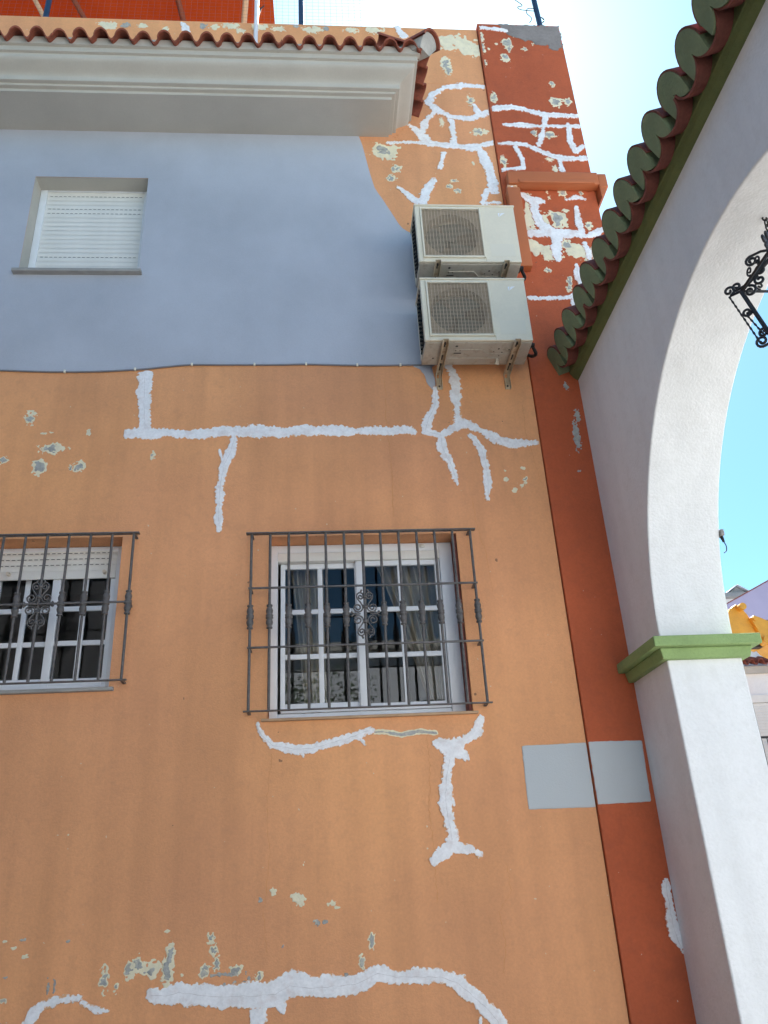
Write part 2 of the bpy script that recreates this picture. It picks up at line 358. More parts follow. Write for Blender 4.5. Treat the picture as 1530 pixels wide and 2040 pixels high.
MB().add([(a,0,c),(a,D,c),(a,D,d),(a,0,d),(b,0,c),(b,D,c),(b,D,d),(b,0,d)], [(0,3,2,1),(4,5,6,7),(3,7,6,2),(0,1,5,4)]).build('window_reveal', 'cornice', house, recalc=False)
o = MB().box((XL, 0, 8.2), (XE, .18, 8.985)).build('parapet', 'orange', house); bevel(o, .012)
# corner strip, a little proud of the facade, with an open joint beside it
o = MB().box((XE+.004, -.022, 0), (2.39, .3, 9.04)).build('corner_strip', 'brown', house); bevel(o, .006); o['label'] = 'terracotta painted corner strip beside the orange wall'
MB().box((2.08, .3, 0), (2.385, 8, 8.9)).build('side_wall', 'brown', house)
MB().box((XL, .32, 8.0), (2.07, 8, 8.19)).build('roof_deck', 'mortar', house)
MB().box((XL, 2.6, 0), (2.07, 8, 7.99)).build('inner_core', 'room', house)
MB().box((XL-.3, 0, 0), (XL-.002, 8, 8.98)).build('side_wall', 'orange', house)
MB().box((XE+.006, .31, 0), (2.07, 2.59, 7.99)).build('inner_core', 'room', house)
MB().box((XL, .31, 4.3), (XE, 2.59, 4.5)).build('inner_core', 'room', house)
MB().box((XL, .31, 1.6), (XE, 2.59, 1.8)).build('inner_core', 'room', house)
MB().box((-.95, .31, 1.81), (-.85, 2.59, 4.29)).build('inner_core', 'room', house)
MB().box((XL, .2, 5.7), (XE, .31, 7.3)).build('inner_core', 'room', house)

MB().box((XL-5, -13, 0), (-4.3, -.95, 7.6)).build('unseen_light_block', 'cement', house)  # added out of view to block sky light from the left

# grey paint coat over the upper storey: wavy lower edge, ragged right edge, hole for the window
gb = np.array([(-6, 5.07), (-2.243, 5.071), (-2.034, 5.062), (-1.79, 5.056), (-1.545, 5.059), (-1.264, 5.075), (-1.088, 5.096), (-.91, 5.113), (-.658, 5.112), (-.294, 5.111), (-.075, 5.114), (.257, 5.104), (.555, 5.103), (.93, 5.102)])
gr = np.array([(-6, 7.51), (.40, 7.51), (.429, 7.39), (.473, 7.094), (.507, 6.909), (.601, 6.696), (.711, 6.45), (.797, 6.392), (.838, 6.212), (.93, 5.704)])
m = MB(); h = HOLES[2]; X = sorted(set(np.round(np.arange(XL, .93, .03), 3)) | {h[0], h[1], .40, .429})
def strip(a, b, lo, hi):
    za, zb = lo(a), lo(b); ya, yb = hi(a), hi(b)
    m.add([(a, -.003, za), (b, -.003, zb), (b, -.003, yb), (a, -.003, ya)], [(0, 1, 2, 3)])
lo_ = lambda x: float(np.interp(x, gb[:, 0], gb[:, 1])); hi_ = lambda x: float(np.interp(x, gr[:, 0], gr[:, 1]))+(.006*float(vnoise(np.array(x), np.array(1.), .03)) if x > .45 else 0)
for a, b in zip(X, X[1:]):
    if a >= h[0]-1e-6 and b <= h[1]+1e-6: strip(a, b, lo_, lambda x: h[2]); strip(a, b, lambda x: h[3], hi_)
    else: strip(a, b, lo_, hi_)
m.build('grey_paint_coat', 'grey', house, recalc=False)['label'] = 'blue grey paint over the upper storey'
# drip of the same paint beside the bracket
def polyfield(poly, amp=.006, seed=1):
    Q = np.array(poly)
    def fn(X, Z):
        ins = np.zeros(X.shape, bool); dist = np.full(X.shape, 9.)
        for (xa, za), (xb, zb) in zip(Q, np.roll(Q, -1, 0)):
            dx, dz = xb-xa, zb-za; t = np.clip(((X-xa)*dx+(Z-za)*dz)/(dx*dx+dz*dz+1e-12), 0, 1)
            dist = np.minimum(dist, np.hypot(X-xa-t*dx, Z-za-t*dz))
            cr = ((za > Z) != (zb > Z)) & (X < (xb-xa)*(Z-za)/(zb-za+1e-12)+xa); ins ^= cr
        return np.where(ins, dist, -dist)+amp*(vnoise(X, Z, .03, seed)+.6*vnoise(X, Z, .012, seed+2))
    return fn
def polypatch(name, poly, y, th, mt, amp=.006, cell=.008, seed=1):
    Q = np.array(poly); a = Q.min(0)-.03; b = Q.max(0)+.03
    return field_mesh(polyfield(poly, amp, seed), a[0], b[0], a[1], b[1], cell, y, th).build(name, mt, house, recalc=False)
polypatch('grey_paint_drip', [(.70, 5.10), (.772, 5.07), (.796, 5.0), (.812, 4.936), (.846, 4.885), (.87, 4.90), (.86, 5.10)], 0, .003, 'grey')
polypatch('trial_paint_square', [(1.187, 2.334), (1.583, 2.338), (1.583, 1.970), (1.184, 1.973)], 0, .003, 'sample', .0015, .008)
polypatch('trial_paint_square', [(1.592, 2.339), (1.922, 2.333), (1.912, 1.983), (1.592, 1.981)], -.022, .003, 'sample', .0015, .008)
polypatch('cement_smear', [(1.80, 9.03), (2.388, 9.03), (2.381, 8.72), (2.31, 8.67), (2.266, 8.695), (2.235, 8.75), (2.138, 8.747), (2.096, 8.80), (1.978, 8.827), (1.92, 8.868), (1.865, 8.90)], -.022, .004, 'cement', .016, .01)
polypatch('orange_touch_up', [(.684, 7.447), (.779, 7.573), (.867, 7.70), (.986, 7.67), (.999, 7.561), (.946, 7.435)], 0, .003, 'orange', .02)
# measured on the wall: crack filler runs (plane,[(x,z,half width)]) in metres
FILLER=[
('o',[(-1.224,5.005,0.0495),(-1.216,4.801,0.04),(-1.19,4.545,0.0393)]),
('o',[(-1.312,4.539,0.0272),(-1.155,4.541,0.0444),(-1.036,4.544,0.0309),(-0.949,4.53,0.0309),(-0.846,4.525,0.0413),(-0.639,4.547,0.0382),(-0.466,4.549,0.0453),(-0.256,4.534,0.042),(-0.115,4.549,0.0387),(0.061,4.551,0.0372),(0.309,4.536,0.032),(0.56,4.541,0.0305),(0.667,4.54,0.027)]),
('o',[(-0.576,4.514,0.0243),(-0.594,4.405,0.0309),(-0.647,4.268,0.034),(-0.664,4.076,0.0268),(-0.666,3.926,0.0215),(-0.661,3.798,0.0245)]),
('o',[(-0.676,4.398,0.0086),(-0.656,4.315,0.0102)]),
('o',[(0.979,5.101,0.0245),(1.019,5.002,0.0319),(1.007,4.826,0.0408),(1.014,4.654,0.0274),(1.019,4.586,0.0437)]),
('o',[(1.019,4.586,0.0364),(0.942,4.541,0.0235),(0.873,4.496,0.0234)]),
('o',[(0.861,4.897,0.0167),(0.853,4.749,0.0257),(0.789,4.622,0.0308),(0.764,4.53,0.0198),(0.873,4.496,0.0198),(0.872,4.393,0.0322),(0.919,4.276,0.0248),(0.958,4.117,0.014)]),
('o',[(1.052,4.594,0.0292),(1.177,4.526,0.0291),(1.289,4.449,0.0345),(1.406,4.427,0.0273),(1.544,4.421,0.0292)]),
('o',[(1.087,4.498,0.0127),(1.152,4.39,0.0234),(1.172,4.244,0.025),(1.173,4.113,0.0282),(1.156,3.985,0.0157)]),
('o',[(-0.388,2.52,0.0104),(-0.364,2.458,0.0177),(-0.298,2.397,0.0235),(-0.172,2.369,0.0235),(-0.069,2.368,0.0251),(0.035,2.395,0.0223),(0.143,2.417,0.0269),(0.249,2.454,0.0225),(0.289,2.461,0.0165)]),
('o',[(-0.128,2.361,0.0147),(-0.116,2.329,0.0073)]),
('o',[(0.221,2.42,0.009),(0.249,2.378,0.006)]),
('o',[(0.957,2.504,0.0262),(0.934,2.433,0.0382),(0.828,2.372,0.0334),(0.769,2.334,0.0574)]),
('o',[(0.676,2.372,0.0302),(0.757,2.334,0.0513),(0.835,2.29,0.0271)]),
('o',[(0.746,2.274,0.0285),(0.72,2.175,0.0342),(0.703,2.078,0.0353),(0.706,1.978,0.0306),(0.718,1.883,0.0261),(0.723,1.809,0.0316)]),
('o',[(0.608,1.73,0.0256),(0.65,1.765,0.04),(0.725,1.795,0.0345),(0.815,1.775,0.0244),(0.87,1.746,0.0158)]),
('o',[(0.739,2.057,0.0118),(0.747,2.018,0.0088)]),
('o',[(-0.908,1.164,0.0333),(-0.836,1.155,0.0372),(-0.765,1.167,0.049),(-0.671,1.15,0.0413),(-0.578,1.136,0.0414),(-0.485,1.135,0.0493),(-0.392,1.129,0.0572),(-0.27,1.132,0.0627),(-0.194,1.168,0.0578),(-0.095,1.146,0.0473),(0.024,1.149,0.0475),(0.146,1.151,0.0451),(0.267,1.195,0.0454),(0.368,1.173,0.0348),(0.47,1.167,0.0322),(0.601,1.16,0.0364),(0.69,1.127,0.0363),(0.768,1.063,0.0335),(0.841,0.997,0.032),(0.91,0.914,0.0318)]),
('o',[(-0.363,1.092,0.0467),(-0.356,0.959,0.0358)]),
('o',[(-0.207,1.196,0.0263),(-0.194,1.168,0.0394)]),
('o',[(0.797,0.957,0.008),(0.782,0.891,0.0079)]),
('o',[(-0.244,1.085,0.0286),(-0.233,1.053,0.0104)]),
('o',[(-1.531,1.055,0.0298),(-1.495,1.122,0.0225),(-1.454,1.151,0.0252),(-1.374,1.17,0.0278),(-1.281,1.172,0.0139)]),
('o',[(-1.261,1.148,0.0114),(-1.189,1.113,0.0164),(-1.128,1.105,0.0089)]),
('b',[(1.911,1.549,0.0188),(1.905,1.434,0.0287),(1.906,1.347,0.0313),(1.92,1.263,0.0254),(1.938,1.199,0.0098)]),
('o',[(1.552,8.168,0.021),(1.372,8.182,0.0325),(1.198,8.142,0.0277),(1.086,8.058,0.0344),(1.049,7.939,0.0364),(1.115,7.85,0.0317),(1.23,7.77,0.0271),(1.414,7.756,0.0318),(1.59,7.839,0.0366)]),
('o',[(1.453,7.926,0.0161),(1.476,7.835,0.0297)]),
('o',[(1.09,7.823,0.0226),(1.001,7.705,0.0291),(0.95,7.559,0.0355)]),
('o',[(0.855,7.657,0.0156),(0.943,7.528,0.0376),(1.02,7.431,0.0441)]),
('o',[(0.656,7.428,0.0109),(0.858,7.439,0.0176),(1.019,7.425,0.0308),(1.177,7.411,0.0309),(1.377,7.385,0.0355),(1.585,7.458,0.0201)]),
('o',[(1.225,7.712,0.027),(1.241,7.536,0.0223),(1.223,7.437,0.0332)]),
('o',[(1.438,7.375,0.0377),(1.497,7.182,0.0439),(1.519,7.017,0.0391),(1.525,6.883,0.0323)]),
('o',[(1.129,7.312,0.0197),(1.084,7.143,0.0217)]),
('o',[(0.709,6.907,0.0148),(0.854,6.74,0.0294)]),
('o',[(1.007,6.983,0.0321),(0.948,6.872,0.0361),(0.896,6.74,0.0379)]),
('o',[(1.465,6.882,0.0215),(1.411,6.738,0.0277),(1.548,6.74,0.0171)]),
('o',[(0.825,8.968,0.024),(0.88,8.854,0.0334)]),
('o',[(-1.166,8.918,0.0319),(-1.134,8.833,0.0318)]),
('b',[(1.57,7.856,0.0297),(1.778,7.882,0.0276),(1.92,7.848,0.0276),(2.083,7.794,0.0277),(2.376,7.784,0.0302)]),
('b',[(1.688,7.654,0.0113),(1.815,7.658,0.0295),(1.999,7.644,0.0228),(2.374,7.655,0.0184)]),
('b',[(2.079,7.768,0.0253),(2.028,7.563,0.0227),(1.975,7.406,0.0202)]),
('b',[(2.273,7.684,0.0207),(2.26,7.45,0.0272),(2.293,7.34,0.027),(2.365,7.397,0.0204)]),
('b',[(1.593,7.414,0.0178),(1.723,7.424,0.0223),(1.864,7.409,0.0269),(2.052,7.279,0.0268),(2.189,7.246,0.0313),(2.369,7.256,0.0225)]),
('b',[(1.758,7.382,0.0201),(1.803,7.242,0.0221),(1.798,7.134,0.0198),(1.619,7.101,0.0175)]),
('b',[(2.133,7.226,0.0223),(2.137,7.106,0.0221)]),
('b',[(1.607,8.972,0.0195),(1.752,8.964,0.022),(1.861,8.939,0.022)]),
('b',[(1.724,6.383,0.0293),(1.837,6.384,0.0378),(1.944,6.396,0.0421),(2.035,6.387,0.0506),(2.136,6.388,0.0296),(2.229,6.362,0.0254),(2.302,6.39,0.034),(2.373,6.435,0.0235)]),
('b',[(1.757,6.812,0.0172),(1.834,6.739,0.0429),(1.841,6.599,0.0341),(1.865,6.499,0.0466),(1.917,6.412,0.0548)]),
('b',[(1.835,6.751,0.0387),(1.92,6.741,0.0215)]),
('b',[(1.982,6.37,0.0463),(1.963,6.24,0.0417),(1.956,6.103,0.0227)]),
('b',[(2.194,6.677,0.0151),(2.185,6.537,0.0299),(2.204,6.416,0.0255)]),
('b',[(2.204,6.28,0.0189),(2.217,6.206,0.0272),(2.222,6.11,0.0208)]),
('b',[(2.112,6.761,0.0108),(2.217,6.798,0.0261),(2.282,6.77,0.0152)]),
('b',[(2.098,6.062,0.0145),(2.09,5.927,0.0246),(2.105,5.871,0.0245),(2.021,5.725,0.0242)]),
('b',[(1.671,5.718,0.016),(1.815,5.714,0.0181),(2.001,5.725,0.0182)]),
('b',[(2.021,5.67,0.0282),(2.002,5.494,0.0199),(1.898,5.308,0.0235),(1.842,5.164,0.0155)]),
]
# flaked paint (plane,kind,x,z,half width,half height)
FLAKES=[
('o','gc',-1.979,4.672,0.0337,0.053),('o','gc',-1.798,4.426,0.0865,0.0394),('o','gc',-1.872,4.279,0.046,0.0538),
('o','gc',-1.613,4.283,0.043,0.0425),('o','gc',-1.665,4.276,0.0132,0.0193),('o','gc',-2.12,4.348,0.0393,0.029),
('o','gc',-1.133,4.361,0.0169,0.0334),('o','gc',0.242,1.35,0.0163,0.0406),('o','gc',0.184,1.258,0.0148,0.0305),
('o','gc',-1.157,1.25,0.0218,0.057),('o','gc',-1.097,1.206,0.0128,0.0226),('o','gc',-1.035,1.284,0.031,0.0391),
('o','gc',-0.99,1.305,0.0285,0.0393),('o','gc',-0.916,1.278,0.0467,0.0461),('o','gc',-0.834,1.289,0.0312,0.1018),
('o','gc',-0.824,1.347,0.0183,0.0351),('o','gc',-0.617,1.406,0.0212,0.0238),('o','gc',-0.602,1.351,0.0198,0.0282),
('o','gc',-0.582,1.296,0.0184,0.0396),('o','gc',-0.643,1.253,0.0287,0.0277),('o','gc',-0.481,1.253,0.0341,0.0278),
('o','gc',-0.357,1.209,0.0236,0.0253),('o','gc',-1.657,1.18,0.0201,0.0134),('o','gc',1.248,8.458,0.0565,0.0906),
('o','gc',1.259,8.375,0.0375,0.0553),('o','gc',1.428,7.991,0.0299,0.0595),('o','gc',1.469,7.586,0.0764,0.041),
('o','gc',0.621,7.323,0.104,0.0847),('o','gc',0.579,7.359,0.0521,0.0668),('o','gc',0.704,7.117,0.0472,0.0413),
('o','gc',0.659,7.005,0.0383,0.0407),('o','gc',1.441,4.132,0.016,0.0256),('o','gc',1.143,6.922,0.03,0.0231),
('o','gc',1.212,6.877,0.0342,0.0259),('o','gc',1.192,6.992,0.0258,0.0175),('o','c',-1.577,4.546,0.0135,0.0241),
('o','c',-1.873,4.546,0.0201,0.006),('o','c',-1.823,4.553,0.0168,0.006),('o','c',-0.287,1.612,0.015,0.0274),
('o','c',-0.164,1.576,0.0301,0.0248),('o','c',-0.136,1.567,0.0192,0.0272),('o','c',0.028,1.541,0.0219,0.0124),
('o','c',0.055,1.52,0.0137,0.0098),('o','c',1.279,8.77,0.0863,0.1084),('o','c',1.444,8.749,0.1106,0.13),
('o','c',1.543,8.681,0.048,0.0933),('o','c',1.209,8.796,0.0288,0.0507),('o','c',1.143,7.697,0.0202,0.0509),
('o','c',1.357,4.055,0.0177,0.0175),('o','c',1.304,4.206,0.0107,0.008),('o','c',1.303,4.134,0.0142,0.0236),
('o','c',1.435,4.224,0.0143,0.012),('o','c',1.411,4.085,0.0124,0.0117),('o','c',-1.793,5.078,0.007,0.0108),
('o','c',-1.574,1.376,0.0141,0.0104),('o','c',-1.64,1.417,0.0128,0.0082),('o','c',-1.691,1.45,0.0129,0.0047),
('o','c',-0.849,1.452,0.0106,0.0072),('o','c',-0.761,1.244,0.0104,0.0092),('o','c',1.377,7.203,0.011,0.024),
('o','c',-1.847,8.885,0.0895,0.0496),('o','c',-1.326,8.853,0.0272,0.0355),('o','c',-0.881,8.902,0.0459,0.0358),
('o','c',-0.735,8.924,0.0692,0.0432),('o','c',-0.457,8.915,0.0928,0.0397),('o','c',-0.29,8.901,0.0698,0.0361),
('o','c',0.009,8.901,0.0938,0.0434),('o','c',0.385,8.918,0.071,0.0364),('o','c',0.599,8.928,0.081,0.0438),
('o','c',-1.532,8.886,0.0451,0.032),('o','c',-0.641,8.856,0.046,0.0286),('o','c',-1.442,1.958,0.0218,0.0039),
('o','c',-0.121,1.745,0.0042,0.0077),('o','g',-0.354,1.576,0.0109,0.0111),('o','g',-0.053,1.452,0.0163,0.0133),
('o','g',-0.002,1.455,0.0136,0.0097),('o','g',-0.237,1.347,0.0067,0.0083),('o','g',0.099,1.195,0.012,0.0139),
('o','g',0.035,1.183,0.0146,0.0081),('o','g',-0.519,1.235,0.0785,0.0081),('o','g',-1.594,1.452,0.0207,0.0082),
('o','g',-1.366,1.432,0.0143,0.0082),('o','g',-1.662,1.285,0.0139,0.0091),('o','g',-1.44,1.221,0.0063,0.0338),
('o','g',-1.408,1.228,0.0063,0.0294),('o','g',-0.409,1.208,0.0092,0.0115),('o','g',-0.44,1.18,0.0091,0.0137),
('o','g',-0.487,1.183,0.0091,0.016),('o','g',-0.544,1.181,0.013,0.0137),('o','g',-0.131,8.945,0.0234,0.0254),
('o','g',0.15,8.929,0.033,0.0291),('o','g',-0.987,8.912,0.0321,0.0358),('o','g',-1.691,8.893,0.036,0.0319),
('b','gc',1.607,8.832,0.029,0.0657),('b','gc',1.61,8.724,0.0192,0.036),('b','gc',1.85,8.764,0.0485,0.0653),
('b','gc',1.86,8.685,0.0241,0.0576),('b','gc',1.806,8.555,0.0407,0.0531),('b','gc',2.009,8.684,0.0266,0.0252),
('b','gc',1.607,8.653,0.0263,0.0465),('b','gc',1.603,8.476,0.0213,0.0455),('b','gc',1.636,8.002,0.03,0.063),
('b','gc',2.208,7.962,0.0514,0.0598),('b','gc',2.313,7.979,0.0351,0.05),('b','gc',2.201,8.203,0.0284,0.0342),
('b','gc',2.088,7.539,0.0545,0.0378),('b','gc',1.959,7.555,0.0226,0.041),('b','gc',1.64,7.202,0.033,0.0542),
('b','gc',2.099,6.847,0.0392,0.0521),('b','gc',2.264,6.844,0.0175,0.0232),('b','gc',2.024,6.54,0.0724,0.1001),
('b','gc',2.269,6.477,0.032,0.0415),('b','gc',2.058,6.257,0.0502,0.0697),('b','gc',2.296,6.206,0.063,0.0801),
('b','gc',2.019,5.891,0.0245,0.051),('b','gc',2.0,5.82,0.0203,0.0354),('b','gc',1.859,5.998,0.0287,0.0233),
('b','gc',1.983,5.581,0.018,0.022),('b','gc',1.783,6.813,0.0345,0.023),('b','c',2.078,7.123,0.0221,0.0419),
('b','c',2.046,7.236,0.0312,0.0213),('b','c',1.788,6.581,0.0425,0.1673),('b','c',1.736,6.443,0.042,0.1094),
('b','c',1.77,6.254,0.0831,0.0801),('b','c',1.815,6.217,0.0623,0.0532),('b','c',1.883,6.176,0.0456,0.0794),
('b','c',1.897,6.128,0.0455,0.0263),('b','c',2.15,6.205,0.0836,0.0906),('b','c',2.233,6.074,0.0416,0.0892),
('b','c',2.211,6.142,0.0542,0.0423),('b','c',2.099,6.642,0.0301,0.0197),('b','c',1.905,6.538,0.0297,0.0833),
('b','c',1.742,8.744,0.0121,0.0145),('b','c',1.666,8.669,0.012,0.0143),('b','c',2.096,8.76,0.0098,0.0182),
('b','c',1.935,8.869,0.0147,0.0147),('b','c',1.97,6.856,0.0109,0.0347),('b','c',1.978,6.787,0.0108,0.0229),
('b','c',1.994,6.14,0.0207,0.0132),('b','c',2.087,6.204,0.0418,0.0533),('b','c',1.973,5.108,0.0155,0.0229),
('b','c',1.871,5.257,0.0195,0.0373),('b','g',1.884,4.64,0.0168,0.0555),('b','g',1.854,4.471,0.0221,0.1249),
('b','g',1.866,4.454,0.011,0.0623),('b','g',1.824,4.186,0.0108,0.008),('b','g',1.84,4.893,0.019,0.031),
('b','g',1.934,7.567,0.0136,0.0253),
]

PLANE = {'o': 0., 'b': -.022}
def strip_field(pts, seed):
    def fn(X, Z):
        D = np.full(X.shape, -9.)
        for (xa, za, ra), (xb, zb, rb) in zip(pts, pts[1:]):
            dx, dz = xb-xa, zb-za; t = np.clip(((X-xa)*dx+(Z-za)*dz)/(dx*dx+dz*dz+1e-9), 0, 1)
            D = np.maximum(D, 1.08*(ra+t*(rb-ra))+.0015-np.hypot(X-xa-t*dx, Z-za-t*dz))
        k = min(1., max(.35, np.mean([p[2] for p in pts])/.03))
        dz = pts[-1][1]-pts[0][1]; dx = pts[-1][0]-pts[0][0]; hz = abs(dx) > abs(dz)
        bx, bz = (.012, .05) if hz else (.05, .012)      # brush marks run out across the run
        br = vnoise(X/bx*.012, Z/bz*.012, .012, seed+21)
        return D+k*(.011*vnoise(X, Z, .08, seed)+.007*vnoise(X, Z, .028, seed+5)+.0045*vnoise(X, Z, .012, seed+9)+.0075*br)
    return fn
def clipx(fn, pl, brushed=True):
    lo, hi = (-9, XE-.004) if pl == 'o' else (XE+.02, 2.386)
    return lambda X, Z: np.minimum(fn(X, Z), np.minimum(X-lo, hi-X))
for k, (pl, pts) in enumerate(FILLER):
    A = np.array(pts); g = A[:, 2].max()+.03
    f = clipx(strip_field(pts, k), pl)
    rel = lambda X, Z, F: .0010*np.clip(F/.02, 0, 1)+.0006*vnoise(X, Z, .04, 4)
    mb = field_mesh(f, A[:, 0].min()-g, A[:, 0].max()+g, max(A[:, 1].min()-g, .5), A[:, 1].max()+g, .0055, PLANE[pl], .0046+(k % 9)*.0001, rel)
    ed = mb.edge; o = mb.build('filler_run', 'filler' if pl == 'o' else 'filler_b', house, recalc=False)
    at_ = o.data.attributes.new('film', 'FLOAT', 'POINT'); at_.data.foreach_set('value', [ed.get(i, 0.) for i in range(len(o.data.vertices))])
# the old cracks printing through the longer fillings
for k, (pl, pts) in enumerate(FILLER):
    if sum(math.hypot(b[0]-a[0], b[1]-a[1]) for a, b in zip(pts, pts[1:])) < .35 or k % 3 == 1: continue
    P = []; ox = random.uniform(-.004, .004)
    for (xa, za, _a), (xb, zb, _b) in zip(pts, pts[1:]):
        n = max(2, int(math.hypot(xb-xa, zb-za)/.02))
        for i in range(n): P.append((xa+(xb-xa)*i/n+ox+random.uniform(-.003, .003), za+(zb-za)*i/n+random.uniform(-.003, .003)))
    if len(P) < 4: continue
    mb = MB(); y_ = PLANE[pl]-.0079
    v = []
    for i, (x, z) in enumerate(P):
        a, b = P[max(i-1, 0)], P[min(i+1, len(P)-1)]; dx, dz = b[0]-a[0], b[1]-a[1]; L_ = math.hypot(dx, dz)+1e-9; wd = .0004+.0007*abs(math.sin(i*.7+k)); v += [(x-dz/L_*wd, y_, z+dx/L_*wd), (x+dz/L_*wd, y_, z-dx/L_*wd)]
    mb.add(v, [(2*i, 2*i+1, 2*i+3, 2*i+2) for i in range(len(P)-1)]); mb.build('hairline_crack', 'crackgrey', house, recalc=False)
# flaked paint
for k, (pl, kd, x, z, a, b) in enumerate(FLAKES):
    r = min(a, b); s_ = .45*r+.004
    def fn(X, Z, o=0., sd=k):
        q = np.sqrt(((X-x)/a)**2+((Z-z)/b)**2)
        return r*(1-q)-o*r+s_*(.8*vnoise(X, Z, max(.6*r, .012), sd)+.55*vnoise(X, Z, max(.25*r, .008), sd+3))
    cell = .004 if r < .05 else .006
    g = .02+.5*r; bd = (x-a-g, x+a+g, z-b-g, z+b+g)
    par = field_mesh(clipx(fn, pl), *bd, cell, PLANE[pl], .0018+(k % 17)*.00006).build('flaked_patch', 'render' if kd == 'g' else 'cream', house, recalc=False)
    if kd == 'gc':
        mb = field_mesh(clipx(lambda X, Z: fn(X, Z, .46, k), pl), *bd, cell, PLANE[pl], .0031+(k % 17)*.00006)
        if mb.f: main_piece(mb).build('bare_render', 'render', par, recalc=False)
# strip of old cream paint laid bare between the two fillings under the window
CS = [(.281, 2.448, .008), (.355, 2.45, .012), (.465, 2.427, .012), (.575, 2.444, .015), (.675, 2.430, .014)]
mb = field_mesh(strip_field(CS, 77), .24, .72, 2.38, 2.5, .004, 0, .0028); par = mb.build('flaked_patch', 'cream', house, recalc=False)
mb = field_mesh(lambda X, Z: strip_field([(a, b, c*.45) for a, b, c in CS], 78)(X, Z), .24, .72, 2.38, 2.5, .004, 0, .0038)
if mb.f: main_piece(mb).build('bare_render', 'render', par, recalc=False)
# hairline cracks
for pts in ([(.62, 2.42), (.625, 2.2), (.60, 2.0), (.615, 1.75), (.61, 1.5)], [(-.30, 2.35), (-.33, 2.1), (-.31, 1.8), (-.34, 1.5), (-.32, 1.3)], [(1.02, 1.70), (1.03, 1.55), (.95, 1.45), (.97, 1.3), (.94, 1.15)], [(1.50, 4.75), (1.49, 4.5), (1.52, 4.3), (1.55, 4.1)], [(.50, 5.0), (.49, 4.6), (.51, 4.2), (.50, 3.85)], [(-1.24, 5.05), (-1.245, 4.8), (-1.235, 4.6)], [(1.05, 4.0), (1.06, 3.8), (1.10, 3.6), (1.12, 3.3)]):
    P = []
    for (xa, za), (xb, zb) in zip(pts, pts[1:]):
        for t in np.arange(0, 1, .08): P.append((xa+(xb-xa)*t+random.uniform(-.006, .006), za+(zb-za)*t))
    mb = MB()
    for (xa, za), (xb, zb) in zip(P, P[1:]):
        wd = random.uniform(.0006, .0014); mb.add([(xa-wd, -.0012, za), (xa+wd, -.0012, za), (xb+wd, -.0012, zb), (xb-wd, -.0012, zb)], [(0, 1, 2, 3)])
    mb.build('hairline_crack', 'orange_dark', house, recalc=False)

# ---- cornice with mitred return
_ss = lambda t: t*t*(3-2*t)
cy_ = [(.066+.119*_ss(_ss(t)), 7.575+.114*t) for t in np.linspace(0, 1, 19)]
prof = [(0, 7.50), (0, 7.528), (.033, 7.530), (.033, 7.550), (.066, 7.552)]+cy_+[(.185, 7.70), (.21, 7.702), (.21, 7.76)]
m = MB(); SX, SY = .660, -.365
v = []
for d, z in prof: v += [(XL, SY-d, z), (SX+d, SY-d, z), (SX+d, .004, z)]
f = [];
for i in range(len(prof)-1): f += [(3*i, 3*i+1, 3*i+4, 3*i+3), (3*i+1, 3*i+2, 3*i+5, 3*i+4)]
m.add(v, f); m.add([(XL, .004, 7.5), (XL, SY, 7.5), (SX, SY, 7.5), (SX, .004, 7.5)], [(0, 1, 2, 3)])
o = m.build('cornice', 'cornice', house, recalc=False); bevel(o, .004, 2, 40)
# ---- roof over the cornice: one barrel tile after another
SP = .163; LIP = -.66; TZ = 7.787; SLOPE = R(24)
def tile_mesh(length, sp, ca, pa, th, name, mt, cov=.60):
    n = 20; pr = []
    for i in range(n+1):
        u = i/n
        z = ca*math.sin(math.pi*u/cov)**.62 if u < cov else -pa*math.sin(math.pi*(u-cov)/(1-cov))
        pr.append(((u-.3)*sp*1.02, z))
    mb = MB(); ns = 3; v = []
    for s_ in range(ns+1):
        y = length*s_/ns
        for x, z in pr: v.append((x, y, z))
    for s_ in range(ns+1):
        y = length*s_/ns
        for x, z in pr: v.append((x*.985, y, z-th))
    K = n+1; T = K*(ns+1); f = []
    for s_ in range(ns):
        for i in range(n):
            a = s_*K+i; f.append((a, a+1, a+K+1, a+K)); f.append((T+a, T+a+K, T+a+K+1, T+a+1))
    for i in range(n):
        f.append((i, T+i, T+i+1, i+1)); a = ns*K+i; f.append((a, a+1, T+a+1, T+a))
    for s_ in range(ns):
        for i in (0, n): a = s_*K+i; f.append((a, a+K, T+a+K, T+a))
    mb.add(v, f, True); me = mb.mesh(name); me.materials.append(MAT[mt])
    me.set_sharp_from_angle(angle=R(45)); return me
tm = tile_mesh(.46, SP, .052, .034, .015, 'roof_tile', 'tile', .66)
nt_ = 0; x = .80
while x > -3.4:
    for row in (0, 1):
        instance(tm, 'roof_tile', (x+random.uniform(-.004, .004), LIP+row*.36*math.cos(SLOPE)+random.uniform(-.012, .008), TZ+row*(.36*math.sin(SLOPE)+.016)+random.uniform(-.006, .004)), house, (SLOPE+random.uniform(-.02, .02), random.uniform(-.03, .03), random.uniform(-.02, .02)))
    x -= SP
for k in range(4):
    instance(tm, 'roof_tile', (.965+random.uniform(-.01, .01), -.09-k*.158, TZ+.01), house, (Matrix.Rotation(math.pi/2, 3, 'Z') @ Matrix.Rotation(SLOPE, 3, 'X')).to_euler())
